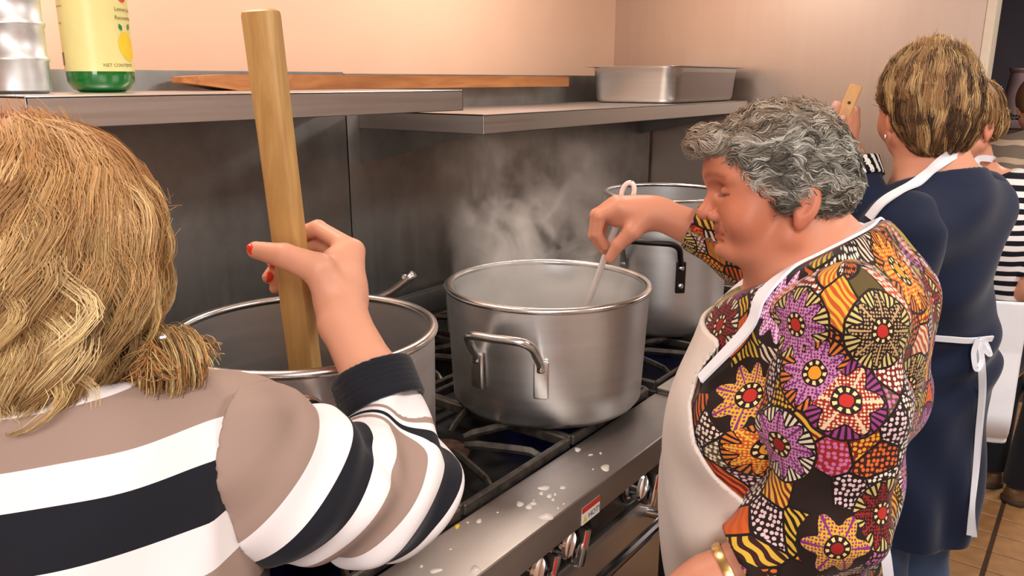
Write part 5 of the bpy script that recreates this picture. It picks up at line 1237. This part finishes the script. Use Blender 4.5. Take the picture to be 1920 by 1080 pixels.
# her wooden spoon
wa, wb_ = J(1606, 160, 1.652), J(1574, 236, 1.655); wdv = (wb_ - wa) / np.linalg.norm(wb_ - wa); wn = -ray(1590, 200); wn -= wdv * (wn @ wdv); wn /= np.linalg.norm(wn); ws = np.cross(wdv, wn)
sp3 = thing('wooden_spoon', 'flat light wooden spoon handle with a hole, held up by a raised hand', 'spoon', wa + wdv * .30)
rings = []
for (s, hw) in ((0, .010), (.002, .0125), (.006, .0135), (.08, .0125), (.24, .010), (.26, .018), (.29, .026), (.33, .027), (.355, .018), (.36, .010)):
    c = wa + wdv * s; rings.append(np.array([c + ws * hw * x + wn * .004 * y for x, y in ((-1, -.6), (-.8, -1), (.8, -1), (1, -.6), (1, .6), (.8, 1), (-.8, 1), (-1, .6))]))
loft(rings).build('spoon_handle', M['spoonwood'], sp3, angle=.5)
hc = wa + wdv * .040
MB().lathe([(.0, 0), (.0034, 0), (.0034, .0006), (0, .0006)], hc + wn * .0038, 16, axis=wn).build('hanging_hole', M['sole'], sp3)

# ------------------------------------------------------------------ person 4: black and white striped top, white apron
f4, l4 = axes(96); FR4 = frame(96); H4 = J(1838, 246, 2.30); v4 = ray(1842, 250); v4 /= np.linalg.norm(v4)
HF4 = frame(142, -16); H4 = J(1851, 246, 2.26) - HF4[:, 1] * .076; C4 = J(1872, 445, 2.40); B4 = J(1872, 600, 2.46); N4 = J(1836, 322, 2.37); K4 = np.array([B4[0], B4[1], .84])
SL4, EL4, WL4 = J(1905, 385, 2.32), J(1935, 535, 2.30), J(1868, 556, 2.40); SR4 = C4 - l4 * .16 + UP * .08; ER4 = SR4 - UP * .24; RW4 = ER4 + f4 * .22
p4_ = thing('person', 'woman in a black and white striped top and white apron behind the navy tunic', 'person', (K4[0], K4[1], 0))
LG4 = _R * .17; hl4, hr4 = K4 + l4 * .06 - LG4 * .2, K4 - l4 * .06 - LG4 * .2
def b4(p):
    d = near(p, H4, .19, lambda q: head_sdf((q - H4.astype(f32)) @ HF4)); d = smin(d, cap(p, H4 - UP * .03 - HF4[:, 0] * .02, N4 - UP * .02, .046, .052), .03)
    d = smin(d, cap(p, SL4, SR4, .045, .045), .05); d = smin(d, ell(p, C4, A(.10, .13, .2), FR4), .06); d = smin(d, ell(p, B4, A(.1, .13, .2), FR4), .06); d = smin(d, ell(p, K4, A(.11, .14, .15), FR4), .05)
    d = smin(d, chain(p, [SL4, EL4, WL4, WL4 + (WL4 - EL4) * .4], [.045, .042, .028, .022], .02), .03); d = smin(d, chain(p, [SR4, ER4, RW4, RW4 + (RW4 - ER4) * .35], [.045, .038, .028, .022], .02), .03)
    return smin(d, legs_sdf(p, hl4, hr4, hl4 - UP * .4 - LG4 * .5, hr4 - UP * .4 - LG4 * .5, hl4 - UP * .78 - LG4, hr4 - UP * .78 - LG4, .075, .05, .036), .04)
def cols4(V):
    c = np.tile(SK3, (len(V), 1)); m = ln(V - H4) < .16; c[m] = head_cols((V[m] - H4) @ HF4, SK3); return c
body_obj(b4, np.minimum(K4, EL4) - A(.42, .35, .81), A(K4[0] + .4, K4[1] + .45, 1.66), .006, p4_, lambda V: V[:, 2] > 1.2, cols4, .014)
def tp4(p):
    d = ell(p, C4, A(.125, .17, .21), FR4); d = smin(d, cap(p, SL4 - l4 * .02, SR4, .07, .07), .05); d = smin(d, ell(p, B4, A(.125, .15, .18), FR4), .06)
    d = smin(d, cap(p, N4 - UP * .06, N4 - UP * .03, .09, .08), .04) + .003 * vnoise(p, 30, 17); d = smax(d, (p - N4.astype(f32)) @ (UP * .94 + f4 * .33).astype(f32) + .02, .006)
    return smax(smax(d, -cap(p, N4 - UP * .06, N4 + UP * .1, .06, .072), .008), .80 - p[:, 2], .006)
t4, V = sdf_obj('striped_top', tp4, np.array([K4[0] - .3, K4[1] - .3, .78]), np.array([K4[0] + .3, K4[1] + .35, 1.5]), .009, M['zebra'], p4_)
def sl4(p): return smax(chain(p, [SL4, EL4], [.07, .058], .03) + .003 * vnoise(p, 40, 18), (p - (SL4 + (EL4 - SL4) * .88).astype(f32)) @ ((EL4 - SL4) / np.linalg.norm(EL4 - SL4)).astype(f32), .004)
sdf_obj('sleeve', sl4, np.minimum(SL4, EL4) - .1, np.maximum(SL4, EL4) + .1, .008, M['zebra'], t4)
def sl4b(p): return smax(chain(p, [SR4, ER4], [.07, .058], .03), (p - (ER4 + UP * .02).astype(f32)) @ np.array([0, 0, -1], f32), .004)
sdf_obj('sleeve', sl4b, np.minimum(SR4, ER4) - .1, np.maximum(SR4, ER4) + .1, .010, M['zebra'], t4)
def ap4f(p):
    q = (p - (K4 - _R * .028).astype(f32)) @ FR4; R = .155 + .045 * np.clip((K4[2] - p[:, 2]) / .3, 0, 1) - .07 * np.clip((.66 - p[:, 2]) / .1, 0, 1) ** 2
    d = np.abs(ln(np.stack([q[:, 0], q[:, 1] / 1.15], 1)) - R + .004 * np.sin(np.arctan2(q[:, 1], q[:, 0]) * 8)) - .006; d = smax(d, -.09 - q[:, 0], .004); d = smax(d, p[:, 2] - .99, .004); return smax(d, .545 + 1.3 * np.maximum((p - K4.astype(f32)) @ _R.astype(f32) - .05, 0) - p[:, 2], .004)
a4, V = sdf_obj('apron', ap4f, np.array([K4[0] - .3, K4[1] - .3, .50]), np.array([K4[0] + .3, K4[1] + .3, 1.02]), .0055, M['apron2'], p4_, margin=.006)
ribbon('apron_strap', on_surf(lambda p: np.minimum(tp4(p), cap(p, H4 - UP * .03, N4, .05, .06)), [J(1830, 330, 2.26), J(1838, 306, 2.27), J(1850, 300, 2.32), J(1862, 302, 2.40)], .005), .009, -v4, M['apron2'], a4)
def tr4(p): return smax(smin(ell(p, K4, A(.125, .155, .14), FR4), legs_sdf(p, hl4, hr4, hl4 - UP * .42 - LG4 * .5, hr4 - UP * .42 - LG4 * .5, hl4 - UP * .77 - LG4, hr4 - UP * .77 - LG4, .09, .075, .062), .05), .05 - p[:, 2], .004)
sdf_obj('trousers', tr4, A(K4[0] - .42, K4[1] - .3, .03), A(K4[0] + .3, K4[1] + .45, 1.0), .012, M['darkjeans'], p4_)
for s in (1, -1): shoe(p4_, K4 - LG4 * 1.2 + l4 * .06 * s, 84, M['leather'])
def hq4(p): return (p - H4.astype(f32)) @ HF4
def hair4(p):
    q = hq4(p); d = ell(q, A(-.002, 0, .052), A(.103, .088, .098)); d = smin(d, ell(q, A(-.055, 0, .0), A(.042, .070, .05)), .04)
    lim = np.interp(q[:, 0], [-.15, -.05, -.025, .0, .02, .05, .08, .2], [-.045, -.040, -.016, .024, .028, .035, .070, .085]); return smax(d, (lim - q[:, 2]) * .75, .01)
Vh, Qh = mesh_sdf(hair4, H4 - .2, H4 + .2, .008); cr4 = (A(-.03, 0, .14) @ HF4.T + H4).astype(f32)
def flow4(P, s, n):
    v = P - cr4; v /= ln(v)[:, None] + 1e-6; return v * .7 + np.array([0, 0, -1], f32) * .6
parts = [(Vh, Qh, np.tile(np.array(lin(150, 118, 82)[:3]), (len(Vh), 1)))]
parts.append(locks(hair4, Vh, Qh, 220, 8, flow4, 8, .010, .005, .0045, .002, .08, .0007, lambda rs, c: BR[rs.choice([0, 0, 1, 1, 2], len(c))], None, seed=41)); hair_object('hair', parts, p4_)

# ------------------------------------------------------------------ person 5: grey and cream striped sweater in the passage, mostly cut off by the frame
f5, l5 = axes(-12); FR5 = frame(-12); F5a, F5b = np.array([3.545, .225, 0]), np.array([3.45, .115, 0]); K5 = np.array([3.53, .155, .86])
C5 = J(1932, 335, 3.15); H5 = C5 + np.array([.22, .02, .26]); N5 = C5 + np.array([.10, 0, .14]); HF5 = frame(15, -25); SL5 = C5 + l5 * .15 + UP * .07; SR5 = C5 - l5 * .15 + UP * .07
p5 = thing('person', 'person in a grey and cream striped sweater and black trousers at the right edge', 'person', (K5[0], K5[1], 0))
EL5 = SL5 + f5 * .1 - UP * .24; ER5 = SR5 + f5 * .1 - UP * .24; hl5, hr5 = K5 + l5 * .085, K5 - l5 * .085
def b5(p):
    d = near(p, H5, .19, lambda q: head_sdf((q - H5.astype(f32)) @ HF5)); d = smin(d, cap(p, H5 - UP * .03, N5 - UP * .03, .05, .058), .03); d = smin(d, cap(p, SL5, SR5, .045, .045), .05)
    d = smin(d, cap(p, C5, K5, .12, .12), .06)
    for s_, e_ in ((SL5, EL5), (SR5, ER5)): d = smin(d, chain(p, [s_, e_, e_ + f5 * .22 + UP * .02, e_ + f5 * .31], [.045, .04, .028, .022], .02), .03)
    return smin(d, legs_sdf(p, hl5, hr5, hl5 - UP * .4, hr5 - UP * .4, F5a + UP * .07, F5b + UP * .07, .075, .05, .036), .04)
body_obj(b5, A(3.2, -.3, .03), A(4.3, .6, 1.75), .008, p5, lambda V: V[:, 2] > 2, lambda V: np.tile(SK3, (len(V), 1)), .012)
M['greystripe'] = zebra('grey_cream_stripe', 2 * math.pi / .062, lin(136, 124, 112), lin(214, 192, 170), .55)
def sw5(p):
    d = smin(ell(p, C5, A(.13, .170, .19), FR5), ell(p, (C5 + K5) / 2 + UP * .05, A(.13, .17, .24), FR5), .07); d = smin(d, cap(p, C5, K5 + UP * .02, .13, .155), .05); d = smin(d, cap(p, SL5, SR5, .075, .075), .05) + .003 * vnoise(p, 30, 19); return smax(smax(d, -cap(p, N5 - UP * .06, N5 + UP * .12, .06, .075), .01), .86 - p[:, 2], .006)
s5, V = sdf_obj('sweater', sw5, C5 - A(.35, .35, .5), C5 + A(.35, .35, .3), .010, M['greystripe'], p5)
for s_, e_ in ((SL5, EL5), (SR5, ER5)): sdf_obj('sleeve', lambda p: smax(chain(p, [s_, e_, e_ + f5 * .2], [.072, .06, .045], .03), (p - (e_ + f5 * .19).astype(f32)) @ f5.astype(f32), .004), np.minimum(s_, e_) - .11, np.maximum(s_, e_ + f5 * .22) + .11, .012, M['greystripe'], s5)
M['blackpants'] = cloth('black_cotton', lin(24, 24, 30), .9)
def tr5(p): return smax(smin(ell(p, K5, A(.13, .16, .14), FR5), legs_sdf(p, hl5, hr5, hl5 - UP * .42, hr5 - UP * .42, F5a + UP * .08, F5b + UP * .08, .092, .074, .058), .04), .075 - p[:, 2], .004)
sdf_obj('trousers', tr5, A(K5[0] - .3, K5[1] - .3, .05), A(K5[0] + .3, K5[1] + .3, 1.02), .010, M['blackpants'], p5)
shoe(p5, F5a, 50, M['leather'], clog=True); shoe(p5, F5b, -25, M['leather'], clog=True)
def hair5(p):
    q = (p - H5.astype(f32)) @ HF5; d = ell(q, A(-.004, 0, .05), A(.104, .09, .1)); return smax(smin(d, ell(q, A(-.05, 0, -.01), A(.05, .075, .07)), .04), (np.interp(q[:, 0], [-.1, -.02, .05, .09], [-.07, -.02, .03, .07]) - q[:, 2]) * .75, .01)
Vh, Qh = mesh_sdf(hair5, H5 - .2, H5 + .2, .009); hair_object('hair', [(Vh, Qh, np.tile(BR[2], (len(Vh), 1)))], p5)

# ------------------------------------------------------------------ steam over the middle pot
# ------------------------------------------------------------------ steam over the middle pot
def steam_mat():
    m = NT('steam'); t = m.t; t.nodes.remove(m.b); tc = m.n('ShaderNodeTexCoord'); sp = m.n('ShaderNodeSeparateXYZ'); m.l(tc.outputs['Object'], sp.inputs[0])
    X, Y, Z = sp.outputs; mm = m.math
    cx = mm('MULTIPLY', mm('MAXIMUM', mm('SUBTRACT', Z, .06), 0), .10); cy = mm('MULTIPLY', mm('MAXIMUM', mm('SUBTRACT', Z, .06), 0), .22)
    dx = mm('SUBTRACT', X, cx); dy = mm('SUBTRACT', Y, cy); rr = mm('SQRT', mm('ADD', mm('MULTIPLY', dx, dx), mm('MULTIPLY', dy, dy)))
    fall = mm('SUBTRACT', 1, mm('DIVIDE', rr, .205), clamp=True)
    up = mm('SUBTRACT', 1, mm('DIVIDE', Z, .46), clamp=True)
    mp = m.n('ShaderNodeMapping'); mp.inputs['Scale'].default_value = (1, 1, .75); m.l(tc.outputs['Object'], mp.inputs[0])
    nz = m.noise(9.0, 5, mp.outputs[0], .6, .9); cl = mm('MULTIPLY', mm('SUBTRACT', nz, .475), 3.4, clamp=True)
    inside = mm('MULTIPLY', mm('LESS_THAN', Z, .13), .5); den = mm('ADD', cl, inside)
    den = mm('MULTIPLY', mm('MULTIPLY', den, mm('POWER', fall, .7)), mm('POWER', up, 1.25))
    v = m.n('ShaderNodeVolumePrincipled'); v.inputs['Color'].default_value = (.92, .90, .87, 1); v.inputs['Anisotropy'].default_value = .2
    m.l(mm('MULTIPLY', den, 62.0), v.inputs['Density']); m.l(v.outputs[0], m.out.inputs['Volume']); return m.mat
b = MB(); pr = [(0, .0), (.185, .0), (.192, .10), (.198, .145), (.26, .24), (.30, .36), (.28, .44), (0, .46)]
v = []
st_o = MB().lathe(pr, (0, 0, 0), 40)
V = np.concatenate(st_o.v); V[:, 0] += .06 * np.clip(V[:, 2] - .14, 0, 1); V[:, 1] += .16 * np.clip(V[:, 2] - .14, 0, 1)
so = mesh_obj('steam', V + np.array([1.36, .925, 1.04]), st_o.f, steam_mat(), None, (1.36, .925, 1.04))
tag(so, 'white steam rising out of the middle pot', 'steam', kind='stuff')
SC.cycles.volume_bounces = 2; SC.cycles.max_bounces = 7
